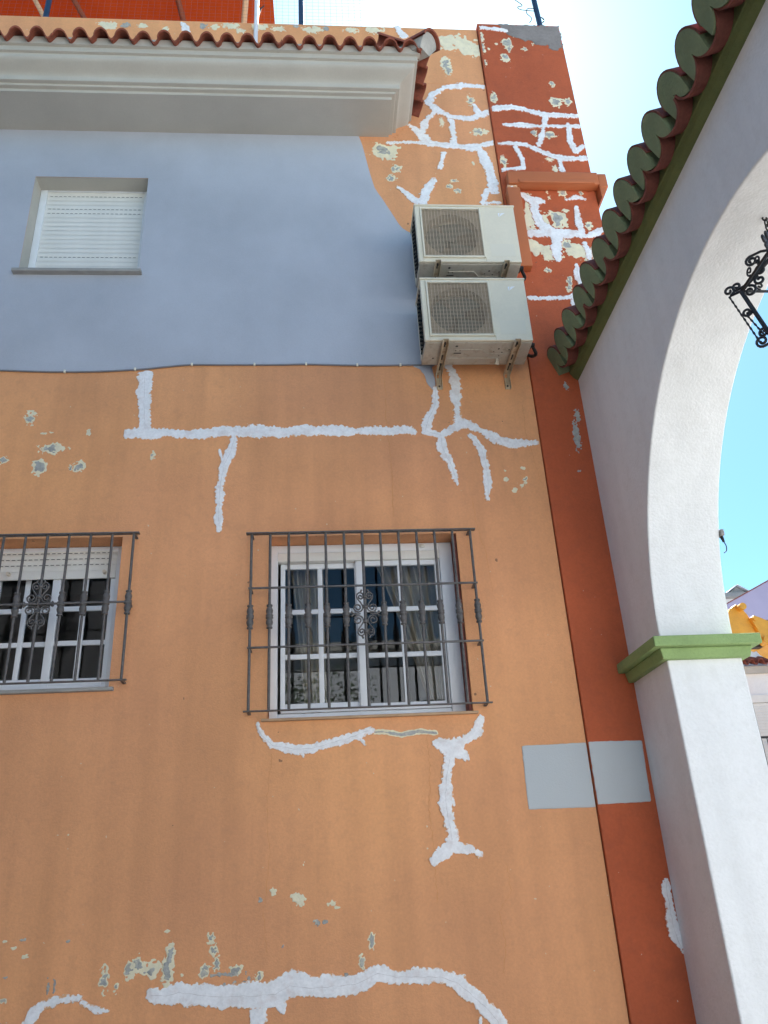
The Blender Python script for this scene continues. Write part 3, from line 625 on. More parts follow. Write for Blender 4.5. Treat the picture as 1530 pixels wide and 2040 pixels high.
# hip tile over the corner with its mortar
mb = MB(); A = Vector((.985, -.675, 7.80)); B = Vector((.30, 0.0, 8.17)); dr = (B-A).normalized(); sd = dr.cross(Vector((0, 0, 1))).normalized(); up_ = sd.cross(dr)
v = []; n = 12
for t, rr in ((0, .105), (.45, .095), (.97, .085)):
    for r_ in (rr, rr-.015):
        for i in range(n+1): an = math.pi*i/n; v.append(A+dr*t+sd*r_*math.cos(an)+up_*r_*math.sin(an)*.95)
K = n+1; f = []
for s_ in range(2):
    for i in range(n):
        a = 2*s_*K+i; b = 2*(s_+1)*K+i; f += [(a, a+1, b+1, b), (a+K, b+K, b+K+1, a+K+1)]
for i in range(n): f.append((i, i+K, i+K+1, i+1))
mb.add(v, f, True); o = mb.build('hip_tile', 'tile', house); o.data.set_sharp_from_angle(angle=R(45))
mb = MB(); poly = [A+dr*.03+sd*.085*math.cos(math.pi*i/10)+up_*.08*math.sin(math.pi*i/10) for i in range(11)]+[A+dr*.06-up_*.07-sd*.06, A+dr*.06-up_*.07+sd*.06]
n = len(poly); mb.add(poly+[p+dr*.3 for p in poly], [tuple(range(n)), tuple(range(2*n-1, n-1, -1))]+[(i, (i+1) % n, (i+1) % n+n, i+n) for i in range(n)]); mb.build('hip_mortar', 'mortar', house)
# bed under the tiles
mb = MB(); q = .09
mb.add([(XL, -.57, 7.765), (.845, -.57, 7.765), (.845, .003, 7.765), (XL, .003, 7.765), (XL, -.54, 7.80), (.815, -.54, 7.80), (.60, .003, 8.03), (XL, .003, 8.03)],
       [(0, 3, 2, 1), (4, 5, 6, 7), (0, 1, 5, 4), (1, 2, 6, 5), (2, 3, 7, 6), (3, 0, 4, 7)]); mb.build('tile_bed', 'mortar', house)

mb = MB(); mb.box((XL, -.60, 7.75), (.89, -.556, 7.83)); mb.build('mortar_fill', 'cornice', house)
# ---- windows
def frame_rect(mb, x0, x1, z0, z1, y0, y1, wl, wr=None, wb=None, wt=None, bev=.003):
    wr = wl if wr is None else wr; wb = wl if wb is None else wb; wt = wl if wt is None else wt
    mb.box((x0, y0, z0), (x0+wl, y1, z1), bev); mb.box((x1-wr, y0, z0), (x1, y1, z1), bev)
    mb.box((x0+wl, y0+.0012, z0), (x1-wr, y1, z0+wb), bev); mb.box((x0+wl, y0+.0012, z1-wt), (x1-wr, y1, z1), bev); return mb
def sash(win, x0, x1, z0, z1, y, wl, wr, cols, rows, wb=.045, wt=.035):
    frame_rect(MB(), x0, x1, z0, z1, y, y+.03, wl, wr, wb, wt).build('sash', 'alu', win)
    a, b, c, d = x0+wl, x1-wr, z0+wb, z1-wt
    mw = .032; cx = [a+(b-a)*i/cols for i in range(cols+1)]; cz = [c+(d-c)*i/rows for i in range(rows+1)]
    for q in cx[1:-1]: MB().box((q-mw/2, y+.004, c), (q+mw/2, y+.026, d), .003).build('glazing_bar', 'alu', win)
    for q in cz[1:-1]:
        for i in range(cols):
            l = cx[i]+(mw/2 if i else 0); r = cx[i+1]-(mw/2 if i < cols-1 else 0)
            MB().box((l, y+.005, q-mw/2), (r, y+.025, q+mw/2), .003).build('glazing_bar', 'alu', win)
    for i in range(cols):
        for j in range(rows):
            l = cx[i]+(mw/2 if i else 0); r = cx[i+1]-(mw/2 if i < cols-1 else 0); u = cz[j]+(mw/2 if j else 0); t = cz[j+1]-(mw/2 if j < rows-1 else 0)
            MB().box((l, y+.013, u), (r, y+.017, t)).build('pane', 'glass', win)
def slat_mesh(x0, x1, hgt):
    mb = MB(); n = 5; pr = [(-.004*math.sin(math.pi*i/n), hgt*.94*i/n) for i in range(n+1)]
    mb.add([(x, y, z) for y, z in pr for x in (x0, x1)], [(2*i, 2*i+1, 2*i+3, 2*i+2) for i in range(n)], True)
    mb.add([(x0, .004, 0), (x1, .004, 0), (x1, .004, hgt), (x0, .004, hgt)], [(0, 1, 2, 3)])
    mb.add([(x0, 0, hgt*.94), (x1, 0, hgt*.94), (x1, .004, hgt*.94), (x0, .004, hgt*.94)], [(0, 1, 2, 3)])
    return mb
def slot_row(win, x0, x1, y, z):
    mb = MB(); x = x0+.02
    while x < x1-.03: mb.box((x, y-.0012, z), (x+.022, y+.002, z+.0045)); x += .036
    mb.build('slot_row', 'slot', win)
# large window
win = MB(); frame_rect(win, -.332, .912, 2.556, 3.735, .15, .21, .05, .10, .03, .055); win = win.build('window', 'alu', house)
MB().box((-.282, .152, 3.62), (.812, .215, 3.68), .004).build('shutter_box_lip', 'pvc', win)
MB().box((.812, .16, 2.587), (.835, .2, 3.679), .003).build('shutter_guide', 'alu', win)
MB().box((.836, .16, 2.587), (.909, .166, 3.679)).build('shutter_guide', 'alu', win)
MB().box((.897, .02, 2.56), (.913, .149, 3.73)).build('shutter_guide', 'tile_brown', win)
MB().box((-.282, .165, 2.587), (.811, .235, 2.61), .003).build('track', 'alu', win)
MB().box((-.26, .158, 2.612), (.811, .164, 2.632), .002).build('track', 'alu', win)
sash(win, -.265, .285, 2.633, 3.619, .2, .03, .055, 2, 3)
sash(win, .238, .811, 2.613, 3.619, .168, .06, .035, 2, 3)
MB().box((-.365, -.03, 2.534), (.942, .149, 2.549), .003).build('sill', 'sill', win)
for xx in (.70,): MB().lathe([(0, 0), (0, .018), (.02, .018), (.02, 0)], (xx, .15, 3.70), 10).build('shutter_stop', 'pvc', win)
# left window with its shutter partly down
w2 = MB(); frame_rect(w2, -2.162, -1.28, 2.8, 3.757, .15, .21, .05, .06, .03, .03); w2 = w2.build('window', 'alu', house)
zz = 3.757; sm_ = slat_mesh(-2.11, -1.342, .041)
me = sm_.mesh('shutter_slat', recalc=False); me.materials.append(MAT['pvc'])
for k in range(4):
    zz = 3.716-.041*k; instance(me, 'shutter_slat', (0, .156, zz), w2); slot_row(w2, -2.11, -1.342, .156, zz+.038)
o = MB().box((-2.11, .152, 3.535), (-1.342, .165, 3.592), .004).build('shutter_rail', 'pvc', w2)
for xx in (-1.41, -2.02):
    mb = MB(); mb.tube([(xx, .153, 3.573), (xx, .125, 3.573)], [.013, .011], 10); mb.build('shutter_stop', 'candle', w2)
sash(w2, -2.11, -1.695, 2.84, 3.60, .2, .03, .045, 2, 3, .05); sash(w2, -1.74, -1.342, 2.83, 3.60, .168, .05, .03, 2, 3, .05)
MB().box((-2.11, .165, 2.80), (-1.342, .235, 2.828), .003).build('track', 'alu', w2)
MB().box((-2.2, -.03, 2.752), (-1.245, .149, 2.774), .004).build('sill', 'stone', w2)
# upper window, shutter closed
w3 = MB(); frame_rect(w3, -2.238, -1.347, 5.976, 6.963, .135, .185, .053, .053, .004, .006, .002); w3 = w3.build('window', 'alu', house)
hs = .0465; me = slat_mesh(-2.184, -1.401, hs).mesh('shutter_slat', recalc=False); me.materials.append(MAT['pvc'])
for k in range(21):
    z = 5.982+k*hs
    instance(me, 'shutter_slat', (0, .15, z), w3)
    if k in (5, 15, 16, 19): slot_row(w3, -2.184, -1.401, .15, z+hs-.006)
MB().box((-2.184, .155, 5.975), (-1.401, .185, 6.962)).build('shutter_back', 'slot', w3)
MB().box((-2.275, -.05, 5.945), (-1.32, .185, 5.972), .004).build('sill', 'stone', w3)

# ================================================================ INSIDE: curtains
def curtain(name, label, t0, t1, b0, b1, y, zt, zb, folds, mt):
    mb = MB(); nu, nv = 60, 16; v = []
    for j in range(nv+1):
        s_ = j/nv; e = s_**.8
        for i in range(nu+1):
            u = i/nu; a = t0+(b0-t0)*e; b = t1+(b1-t1)*e
            v.append((a+(b-a)*u, y+.03*math.sin(u*folds*2*math.pi+.6*math.sin(5*u))*(1-.3*s_), zt+(zb-zt)*s_))
    f = [(j*(nu+1)+i, j*(nu+1)+i+1, (j+1)*(nu+1)+i+1, (j+1)*(nu+1)+i) for j in range(nv) for i in range(nu)]
    mb.add(v, f, True); return tag(mb.build(name, mt, None, recalc=False), label, 'curtain')
curtain('curtain', 'beige curtain swept to the right inside the large barred window', .33, .80, .74, .80, .33, 3.75, 2.5, 6, 'curtain')
curtain('curtain', 'narrow beige curtain hanging in the left half of the large barred window', -.22, .02, -.10, .03, .37, 3.75, 2.5, 4, 'curtain')
curtain('curtain', 'pale net curtain at the right edge of the left window', -1.44, -1.36, -1.45, -1.36, .36, 3.78, 2.7, 3, 'net')

# ================================================================ WINDOW GRILLES
def baluster(z0, z1, kz):
    mb = MB(); mb.tube([(0, 0, z0), (0, 0, z1)], .0088, 8)
    pr = [(-.072, .0088), (-.07, .0155), (-.062, .0155), (-.058, .0105), (-.05, .0145), (-.036, .0185), (-.022, .0165), (-.013, .0135), (-.010, .0195), (-.004, .0195), (0, .017), (.004, .0195), (.010, .0195), (.013, .0135), (.022, .0165), (.036, .0185), (.05, .0145), (.058, .0105), (.062, .0155), (.07, .0155), (.072, .0088)]
    mb.lathe([(z*1.08, r*1.22) for z, r in pr], (0, 0, kz), 12); return mb
def scroll_ornament(mb, x, y, z):
    S = smooth_curve([(p[0], 0, p[1]) for p in spiral(.027, .113, .005, .017, 560, 180, 12)]+[(.014, 0, .133), (.032, 0, .140), (.049, 0, .125), (.046, 0, .100), (.026, 0, .072), (.014, 0, .050)]+[(p[0], 0, p[1]) for p in spiral(.046, .040, .032, .008, 165, 165+560, 26)], 3)
    for sx in (-1, 1):
        for sz in (-1, 1): mb.tube([(x+sx*p.x, y-.004, z+sz*p.z) for p in S], .0052, 6)
        mb.tube([(x+sx*.03, y-.004, z), (x+sx*.07, y-.004, z), (x+sx*.09, y-.004, z+.014)], [.004, .006, .009], 6); mb.tube([(x+sx*.07, y-.004, z), (x+sx*.09, y-.004, z-.014)], [.006, .009], 6)
        for sz in (-1, 1): mb.tube([(x+sx*.028, y-.004, z+sz*.138), (x+sx*.018, y-.004, z+sz*.158)], [.005, .007], 6)
    for dz in (-.115, -.048, .048, .115): mb.lathe([(-.012, .009), (-.011, .015), (.011, .015), (.012, .009)], (x, y, z+dz), 10)
    return mb
def grille(label, x0, n, z0, z1, rails, kz, sp=.119):
    sp = sp; x1 = x0+sp*(n-1); y = -.09
    g = thing('window_grille', label, 'window grille', ((x0+x1)/2, y, z0), 'wrought iron window grilles')
    full = baluster(z0, z1, kz).mesh('baluster'); full.materials.append(MAT['iron'])
    for i in range(n):
        if i == n//2:
            MB().tube([(x0+i*sp, y, z0), (x0+i*sp, y, z1)], .0095, 8).build('bar', 'iron', g)
            scroll_ornament(MB(), x0+i*sp, y, kz).build('scroll_ornament', 'iron', g)
        else:
            o = instance(full, 'baluster', (x0+i*sp, y, 0), g)
    MB().box((x0-.035, y-.018, z1), (x1+.035, y+.018, z1+.009), .002).build('rail', 'iron', g)
    MB().box((x0-.03, y-.012, z0-.008), (x1+.03, y+.012, z0), .002).build('rail', 'iron', g)
    for rz in rails: MB().box((x0-.014, y-.016, rz-.006), (x1+.014, y-.004, rz+.006), .002).build('rail', 'iron', g)
    for xx in (x0, x1):
        for rz in [z0-.004, z1+.0045]+list(rails): MB().box((xx-.009, y+.012, rz-.005), (xx+.009, .002, rz+.005)).build('wall_lug', 'iron', g)
    return g
grille('dark iron grille with two middle rails over the large window under the air conditioners', -.437, 13, 2.586, 3.718, (3.345, 2.963), 3.16)
grille('dark iron grille with one middle rail over the left window, cut by the picture edge', -2.257, 9, 2.80, 3.74, (3.279,), 3.279, .134)

# ================================================================ AIR CONDITIONERS
def air_conditioner(label, x0, x1, z0, z1, yf, yb):
    t = thing('air_conditioner', label, 'air conditioner', ((x0+x1)/2, (yf+yb)/2, z0), 'outdoor air conditioning units')
    W = x1-x0; Hh = z1-z0
    gx0, gx1, gz0, gz1 = x0+.045*W, x0+.655*W, z0+.065*Hh, z1-.045*Hh
    cx, cz, rad = (gx0+gx1)/2, (gz0+gz1)/2, .205
    # casing: open box with a front hole behind the guard
    m = MB()
    m.box((x0, yf, z0+.002), (gx0, yf+.02, z1-.004)); m.box((gx1, yf, z0+.002), (x1, yf+.02, z1-.004))
    m.box((gx0, yf, z0+.002), (gx1, yf+.02, gz0)); m.box((gx0, yf, gz1), (gx1, yf+.02, z1-.004))
    m.box((x0+.001, yf+.021, z0+.03), (x0+.012, yf+.06, z1-.004)); m.box((x1-.012, yf+.021, z0+.003), (x1-.001, yb, z1-.004))
    m.box((x0+.001, yb-.04, z0+.03), (x0+.012, yb, z1-.004)); m.box((x0+.013, yb-.012, z0+.03), (x1-.013, yb, z1-.004))
    o = m.build('casing', 'ac', t); bevel(o, .004)
    MB().box((x0-.006, yf-.006, z1-.003), (x1+.006, yb+.004, z1+.012), .005).build('lid', 'ac', t)
    MB().box((x0+.002, yf+.022, z0-.004), (x1-.002, yb-.002, z0+.028), .006).build('base_pan', 'ac_base', t)
    # pressed ribs and holes in the base
    mb = MB()
    mb.tube([(x0+.30*W, yf+.10, z0-.004), (x0+.55*W, yf+.10, z0-.004), (x0+.60*W, yf+.15, z0-.004), (x0+.80*W, yf+.15, z0-.004)], .006, 6); mb.tube([(x0+.15*W, yf+.20, z0-.004), (x0+.75*W, yf+.20, z0-.004)], .005, 6)
    mb.build('pressed_rib', 'ac_base', t)
    mb = MB()
    for dx, dy, r_ in ((.30, .06, .010), (.30, .11, .006), (.34, .11, .006), (.70, .09, .008), (.66, .12, .005), (.74, .13, .006), (.69, .15, .005), (.80, .10, .006), (.1, .2, .007), (.72, .17, .005)):
        mb.lathe([(-.0052, 0), (-.0052, r_)], (x0+dx*W, yf+dy, z0), 10)
    mb.box((x0+.285*W, yf+.135, z0-.0056), (x0+.355*W, yf+.146, z0-.0046)); mb.build('drain_hole', 'slot', t)
    # cavity, shroud ring, fan, guard
    mb = MB(); mb.box((x0+.02, yb-.07, z0+.04), (gx1+.02, yb-.05, z1-.01)); mb.build('heat_exchanger', 'ac_fin', t)
    n = 40; v = []; ring = []
    for k in range(n): a = 2*math.pi*k/n; v += [(cx+rad*math.cos(a), yf+.022, cz+rad*math.sin(a)), (cx+rad*.97*math.cos(a), yf+.10, cz+rad*.97*math.sin(a))]
    mb = MB().add(v, [(2*k, 2*((k+1) % n), 2*((k+1) % n)+1, 2*k+1) for k in range(n)], True)
    sq = []
    for k in range(n):
        a = 2*math.pi*k/n; c_, s_ = math.cos(a), math.sin(a); q = min((gx1-gx0)/2/abs(c_) if abs(c_) > 1e-6 else 9, (gz1-gz0)/2/abs(s_) if abs(s_) > 1e-6 else 9)
        sq.append((cx+q*c_, yf+.022, cz+q*s_))
    mb.add([v[2*k] for k in range(n)]+sq, [(k, (k+1) % n, n+(k+1) % n, n+k) for k in range(n)]); mb.build('fan_shroud', 'shroud', t, recalc=False)
    mb = MB(); mb.tube([(cx, yf+.05, cz), (cx, yf+.12, cz)], .045, 16); mb.build('fan_hub', 'fan', t)
    for k in range(3):
        a0 = 2*math.pi*k/3+.4; v = []; nn = 8
        for i in range(nn+1):
            a = a0+1.55*i/nn
            for r_ in (.04, .12, .19): v.append((cx+r_*math.cos(a), yf+.055+.05*i/nn+.01*r_/.19, cz+r_*math.sin(a)))
        MB().add(v, [(3*i+j, 3*i+j+1, 3*i+j+4, 3*i+j+3) for i in range(nn) for j in range(2)], True).build('fan_blade', 'fan', t, recalc=False)
    mb = MB(); fr = .014
    frame_rect(mb, gx0, gx1, gz0, gz1, yf-.012, yf+.004, fr, fr, fr*1.3, fr, .004); mb.build('guard_frame', 'ac', t)
    nh = 38; wire = MB().tube([(gx0+fr, 0, 0), (gx1-fr, 0, 0)], .0020, 5).mesh('guard_wire', Vector((0, 0, 0))); wire.materials.append(MAT['wire'])
    for k in range(1, nh): instance(wire, 'guard_wire', (0, yf-.007, gz0+fr+(gz1-gz0-2*fr)*k/nh), t)
    wire = MB().tube([(0, 0, gz0+fr), (0, 0, gz1-fr)], .0020, 5).mesh('guard_wire', Vector((0, 0, 0))); wire.materials.append(MAT['wire'])
    nv = 18
    for k in range(1, nv): instance(wire, 'guard_wire', (gx0+fr+(gx1-gx0-2*fr)*k/nv, yf-.011, 0), t)
    # side louvre, emblem, label, valves
    for k in range(13):
        z = z0+.06+k*(Hh-.1)/12; MB().tube([(x0+.004, yf+.062, z), (x0+.004, yb-.042, z)], .0025, 5).build('side_wire', 'rubber', t)
    for k in range(4):
        y = yf+.08+k*(yb-yf-.14)/3; MB().tube([(x0-.001, y, z0+.05), (x0-.001, y, z1-.03)], .0025, 5).build('side_wire', 'rubber', t)
    ex, ez = x0+.835*W, z1-.19*Hh
    MB().prism([(ex, ez), (ex+.014, ez+.038), (ex-.002, ez+.036)], 1, yf-.0015, yf+.001).build('emblem', 'logo', t)
    MB().prism([(ex+.004, ez), (ex+.052, ez+.040), (ex+.020, ez+.036)], 1, yf-.0015, yf+.001).build('emblem', 'logo', t)
    MB().box((x0+.71*W, yf-.001, z0+.10*Hh), (x0+.95*W, yf+.001, z0+.32*Hh)).build('rating_label', 'label', t)
    MB().lathe([(0, 0), (0, .005)], (x0+.385*W, yf, z0), 8)
    mb = MB(); mb.tube([(x1+.0, yf+.13, z0+.06), (x1+.045, yf+.13, z0+.055)], [.022, .018], 10); mb.build('valve', 'rubber', t); mb = MB().tube([(x1, yf+.2, z0+.10), (x1+.04, yf+.2, z0+.09)], [.018, .014], 10); mb.build('valve', 'rubber', t)
    mb = MB(); mb.tube(smooth_curve([(x1+.035, yf+.14, z0+.05), (x1+.07, yf+.2, z0+.03), (x1+.06, yf+.28, z0+.07), (x1+.045, -.03, z0+.16)]), .013, 8); mb.build('refrigerant_pipe', 'rubber', t)
    return t
ACU = (.765, 1.528, 5.735, 6.285); ACL = (.757, 1.520, 5.025, 5.570)
air_conditioner('upper of the two cream air conditioner units on the wall', *ACU, -.40, -.115)
t = air_conditioner('lower cream air conditioner unit, hung just above the grey and orange paint line', *ACL, -.40, -.115)
mb = MB(); mb.tube(smooth_curve([(1.30, -.19, 5.022), (1.30, -.19, 4.99), (1.30, -.20, 4.972), (1.285, -.215, 4.968)]), .011, 8); mb.build('drain_elbow', 'candle', t)
def bracket(label, x, z):
    t = thing('wall_bracket', label, 'bracket', (x, 0, z-.25), 'steel wall brackets')
    def channel(a, b, horiz):
        mb = MB(); w_ = .021
        if horiz:
            mb.box((x-w_, a, z-.004), (x+w_, b, z-.001)); mb.box((x-w_, a, z-.034), (x-w_+.003, b, z-.004)); mb.box((x+w_-.003, a, z-.034), (x+w_, b, z-.004))
        else:
            mb.box((x-w_, -.006, a), (x+w_, -.002, b)); mb.box((x-w_, -.03, a), (x-w_+.003, -.0062, b)); mb.box((x+w_-.003, -.03, a), (x+w_, -.0062, b))
        return mb
    channel(-.43, -.002, True).build('arm', 'bracket', t); channel(z-.135, z-.036, False).build('upright', 'bracket', t)
    mb = MB(); mb.prism([(-.03, z-.036), (-.10, z-.036), (-.03, z-.12)], 0, x-.0015, x+.0015); mb.build('gusset', 'bracket', t)
    mb = MB()
    for y0 in (-.40, -.25, -.12): mb.box((x-.005, y0, z-.0052), (x+.005, y0+.06, z-.0042))
    mb.build('slot', 'slot', t)
    mb = MB()
    for y0 in (-.385, -.14): mb.tube([(x, y0, z-.016), (x, y0, z+.004)], .008, 6)
    mb.tube([(x, -.014, z-.11), (x, -.005, z-.11)], .008, 6); mb.build('bolt', 'steel', t)
bracket('left beige bracket under the lower air conditioner', .897, 5.019); bracket('right beige bracket under the lower air conditioner', 1.405, 5.019)
bracket('left beige bracket between the two air conditioners', .90, 5.729); bracket('right beige bracket between the two air conditioners', 1.41, 5.729)

# ---- cable along the paint edge, cable duct on the corner strip
c_ = thing('wall_cable', 'thin grey cable clipped along the edge between grey and orange paint', 'cable', (-.8, -.01, 5.08))
P = [(x, -.009, z-.006) for x, z in gb[1:]]; P = [(x, -.009, 5.064) for x in (-5.9, -5, -4, -3.4, -2.9, -2.5)]+P[:-1]+[(.80, -.009, 5.10), (.865, -.012, 5.092), (.872, -.02, 5.14)]
MB().tube(smooth_curve(P, 5), .0065, 7).build('sheath', 'cable', c_)
for x in (-1.79, -1.30, -.90, -.45, -.075, .30, .62):
    z = float(np.interp(x, gb[:, 0], gb[:, 1]))-.006; MB().box((x-.007, -.020, z-.010), (x+.007, -.001, z+.012), .003).build('clip', 'label', c_)
du = thing('cable_duct', 'terracotta painted cable duct turning down beside the upper air conditioner', 'cable duct', (1.66, -.02, 6.1))
o = MB().box((1.625, -.105, 6.865), (2.40, -.0225, 7.0), .008).build('lid', 'duct', du)
MB().box((1.71, -.118, 6.862), (2.36, -.1055, 6.90), .003).build('lid_lip', 'duct', du)
MB().box((2.40, -.10, 6.84), (2.475, .25, 6.99), .008).build('corner_piece', 'duct', du)
MB().prism([(2.402, 6.839), (2.46, 6.839), (2.402, 6.72)], 1, -.095, .2).build('corner_foot', 'duct', du)
MB().box((1.605, -.098, 5.98), (1.715, -.0225, 6.825), .006).build('down_duct', 'duct', du)
MB().box((1.615, -.085, 6.826), (1.70, -.03, 6.862), .004).build('filler_gap', 'filler', du)

# ================================================================ ARCH WALL
CY, CZ, RA = -2.157, 2.795, 1.63; AX0, AX1 = 1.94, 2.38; YE = -4.45
aw = thing('arched_gate_wall', 'white arched gateway with green impost and tiled coping joined to the house', 'archway', ((AX0+AX1)/2, CY, 0))
m = MB(); N = 64; top = 5.0
arc = [(CY+RA*math.cos(math.pi*i/N), CZ+RA*math.sin(math.pi*i/N)) for i in range(N+1)]   # from the house side over to the near side
lo_z = 2.70
outl = [(-.004, lo_z), (-.004, top)]
v = []; f = []
for X_ in (AX0, AX1):
    s0 = len(v)
    for y, z in arc: v += [(X_, y, z), (X_, y, top)]
    for i in range(N): a = s0+2*i; f.append((a, a+2, a+3, a+1))
    for (ya, yb) in ((-.004, arc[0][0]), (arc[-1][0], YE)):
        q = len(v); v += [(X_, ya, lo_z), (X_, ya, CZ), (X_, ya, top), (X_, yb, lo_z), (X_, yb, CZ), (X_, yb, top)]; f += [(q, q+3, q+4, q+1), (q+1, q+4, q+5, q+2)]
n2 = len(v)//2
q = 2*0
for i in range(N): f.append((2*i, n2+2*i, n2+2*i+2, 2*i+2))
# ends, jamb strips below the springing, top and far end
for y in (arc[0][0], arc[-1][0], YE, -.004):
    q = len(v); zt = CZ if y in (arc[0][0], arc[-1][0]) else top
    v += [(AX0, y, lo_z), (AX1, y, lo_z), (AX1, y, zt), (AX0, y, zt)]; f.append((q, q+1, q+2, q+3))
q = len(v); v += [(AX0, -.004, top), (AX1, -.004, top), (AX1, YE, top), (AX0, YE, top)]; f.append((q, q+1, q+2, q+3))
m.add(v, f); me = m.mesh('wall', base(aw)); bm = bmesh.new(); bm.from_mesh(me); bmesh.ops.remove_doubles(bm, verts=bm.verts, dist=1e-5); bmesh.ops.recalc_face_normals(bm, faces=bm.faces)
for f_ in bm.faces: f_.smooth = False
bm.to_mesh(me); bm.free(); me.materials.append(MAT['white']); o = put(bpy.data.objects.new('wall', me), aw); bevel(o, .010, 3, 40)
JY = -.563
for (ya, yb) in ((-.003, JY), (2*CY-JY, YE)):
    o = MB().box((AX0, yb, 0), (AX1, ya, 2.699)).build('pillar', 'white', aw); bevel(o, .010, 3)
# impost: two-step green band round each pillar
def impost(ya, yb, near):
    mb = MB()
    def ring(e, z0, z1, e1=None):
        e1 = e if e1 is None else e1; y0a, y1a = yb-e, (ya if near else ya+e); y0b, y1b = yb-e1, (ya if near else ya+e1)
        v = [(AX0-e, y0a, z0), (AX1+e, y0a, z0), (AX1+e, y1a, z0), (AX0-e, y1a, z0), (AX0-e1, y0b, z1), (AX1+e1, y0b, z1), (AX1+e1, y1b, z1), (AX0-e1, y1b, z1)]
        mb.add(v, [(0, 3, 2, 1), (4, 5, 6, 7), (0, 1, 5, 4), (1, 2, 6, 5), (2, 3, 7, 6), (3, 0, 4, 7)])
    ring(.035, 2.682, 2.742, .050); ring(.092, 2.7425, 2.802)
    o = mb.build('impost', 'green', aw); bevel(o, .006, 2)
impost(-.0225, JY, True); impost(2*CY-JY, YE, False)
# green eaves moulding
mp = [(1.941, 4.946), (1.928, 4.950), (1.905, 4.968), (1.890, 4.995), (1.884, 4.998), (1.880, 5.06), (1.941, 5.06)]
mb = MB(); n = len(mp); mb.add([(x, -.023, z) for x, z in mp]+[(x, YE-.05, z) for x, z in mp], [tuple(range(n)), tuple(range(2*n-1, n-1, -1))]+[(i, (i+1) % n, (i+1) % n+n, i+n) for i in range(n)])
mb.build('eaves_moulding', 'green_eave_shaded', aw)
MB().prism([(1.90, 5.031), (2.42, 5.031), (2.42, 5.08), (2.16, 5.33), (1.90, 5.14)], 1, YE-.03, -.024).build('coping_core', 'mortar', aw)
# tiles: brown channel tiles below, cover tiles above with green painted mortar ends
SPY = .2215; XL_ = 1.775; SL2 = R(22); PR = 5.05
def arc_tile(hw, hgt, L_, th, sgn, name, mt, taper=.0):
    """half pipe along +X; sgn +1 convex up, -1 convex down"""
    n = 14; v = []
    for s_, x in ((0, 0.), (1, L_)):
        for r_ in (0, th):
            for i in range(n+1):
                a = math.pi*i/n; v.append((x, (hw-r_)*math.cos(a)*(1-taper*s_), sgn*(hgt-r_)*math.sin(a)*(1-taper*s_)))
    K = n+1; f = []
    for i in range(n): f += [(i, i+1, 2*K+i+1, 2*K+i), (K+i, 3*K+i, 3*K+i+1, K+i+1), (i, K+i, K+i+1, i+1), (2*K+i, 2*K+i+1, 3*K+i+1, 3*K+i)]
    for i in (0, n): f.append((i, 2*K+i, 3*K+i, K+i))
    mb = MB().add(v, f, True); me = mb.mesh(name); me.materials.append(MAT[mt]); me.set_sharp_from_angle(angle=R(45)); return me
CW, CH, PW, PD = .102, .130, SPY/2-.002, .088
cover = arc_tile(CW, CH, .40, .012, 1, 'cover_tile', 'tile_brown', .08); pan = arc_tile(PW, PD, .40, .012, -1, 'channel_tile', 'tile_brown')
# mortar end: bounded above by the cover, below by the two channels
n = 20; upc = [((CW-.012)*math.cos(math.pi*i/n), (CH-.012)*math.sin(math.pi*i/n)+.0) for i in range(n+1)]
lowc = []
for i in range(n+1):
    y = -(CW-.012)+2*(CW-.012)*i/n; d = SPY/2-abs(y); q = min(1, max(0, d/PW)); lowc.append((y, -PD*math.sqrt(max(0, 1-q*q))*1.0-.004))
poly = upc+lowc[1:-1]
mb = MB(); k_ = len(poly); mb.add([(-.004, y, z) for y, z in poly]+[(.10, y, z) for y, z in poly], [tuple(range(k_)), tuple(range(2*k_-1, k_-1, -1))]+[(i, (i+1) % k_, (i+1) % k_+k_, i+k_) for i in range(k_)])
plug = mb.mesh('mortar_end'); plug.materials.append(MAT['green_shaded'])
k = 0; y = -.082
while y > YE:
    rot = (random.uniform(-.04, .04), -SL2+random.uniform(-.02, .02), random.uniform(-.03, .03)); dx = random.uniform(-.012, .010)
    cvr = instance(cover, 'cover_tile', (XL_+dx, y, PR+.02+random.uniform(-.006, .006)), aw, rot)
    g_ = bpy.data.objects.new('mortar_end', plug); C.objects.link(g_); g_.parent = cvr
    instance(pan, 'channel_tile', (XL_+.004+random.uniform(-.003, .004), y-SPY/2, PR), aw, (random.uniform(-.02, .02), -SL2, 0)); y -= SPY

# ================================================================ LANTERN under the arch crown
LX, LY, LZ = 2.16, -2.14, CZ+RA
ln = thing('hanging_lantern', 'black wrought iron scroll lantern hanging under the white arch', 'lantern', (LX, LY, LZ))
mb = MB(); ring = [(LX+.012*math.cos(a), LY, LZ-.008+.012*math.sin(a)) for a in np.linspace(0, 2*math.pi, 12, endpoint=False)]; mb.tube(ring, .004, 6, closed=True); mb.build('hook', 'black', ln)
for k in range(4):
    zc = LZ-.035-k*.032; pts = []
    for a in np.linspace(0, 2*math.pi, 16, endpoint=False):
        u, z = .010*math.cos(a), .022*math.sin(a); pts.append((LX+(u if k % 2 else 0), LY+(0 if k % 2 else u), zc+z))
    MB().tube(pts, .0038, 6, closed=True).build('chain_link', 'black', ln)
HZ = LZ-.155; TZL, BZL = LZ-.335, LZ-.66; TW, BW = .135, .085
mb = MB(); mb.lathe([(0, .012), (-.005, .022), (-.02, .022), (-.025, .018), (-.10, .02), (-.13, .013), (-.15, .004)], (LX, LY, HZ), 10); mb.build('hub', 'black', ln)
mb = MB(); CR = [(sx, sy) for sx, sy in ((-1, -1), (1, -1), (1, 1), (-1, 1))]
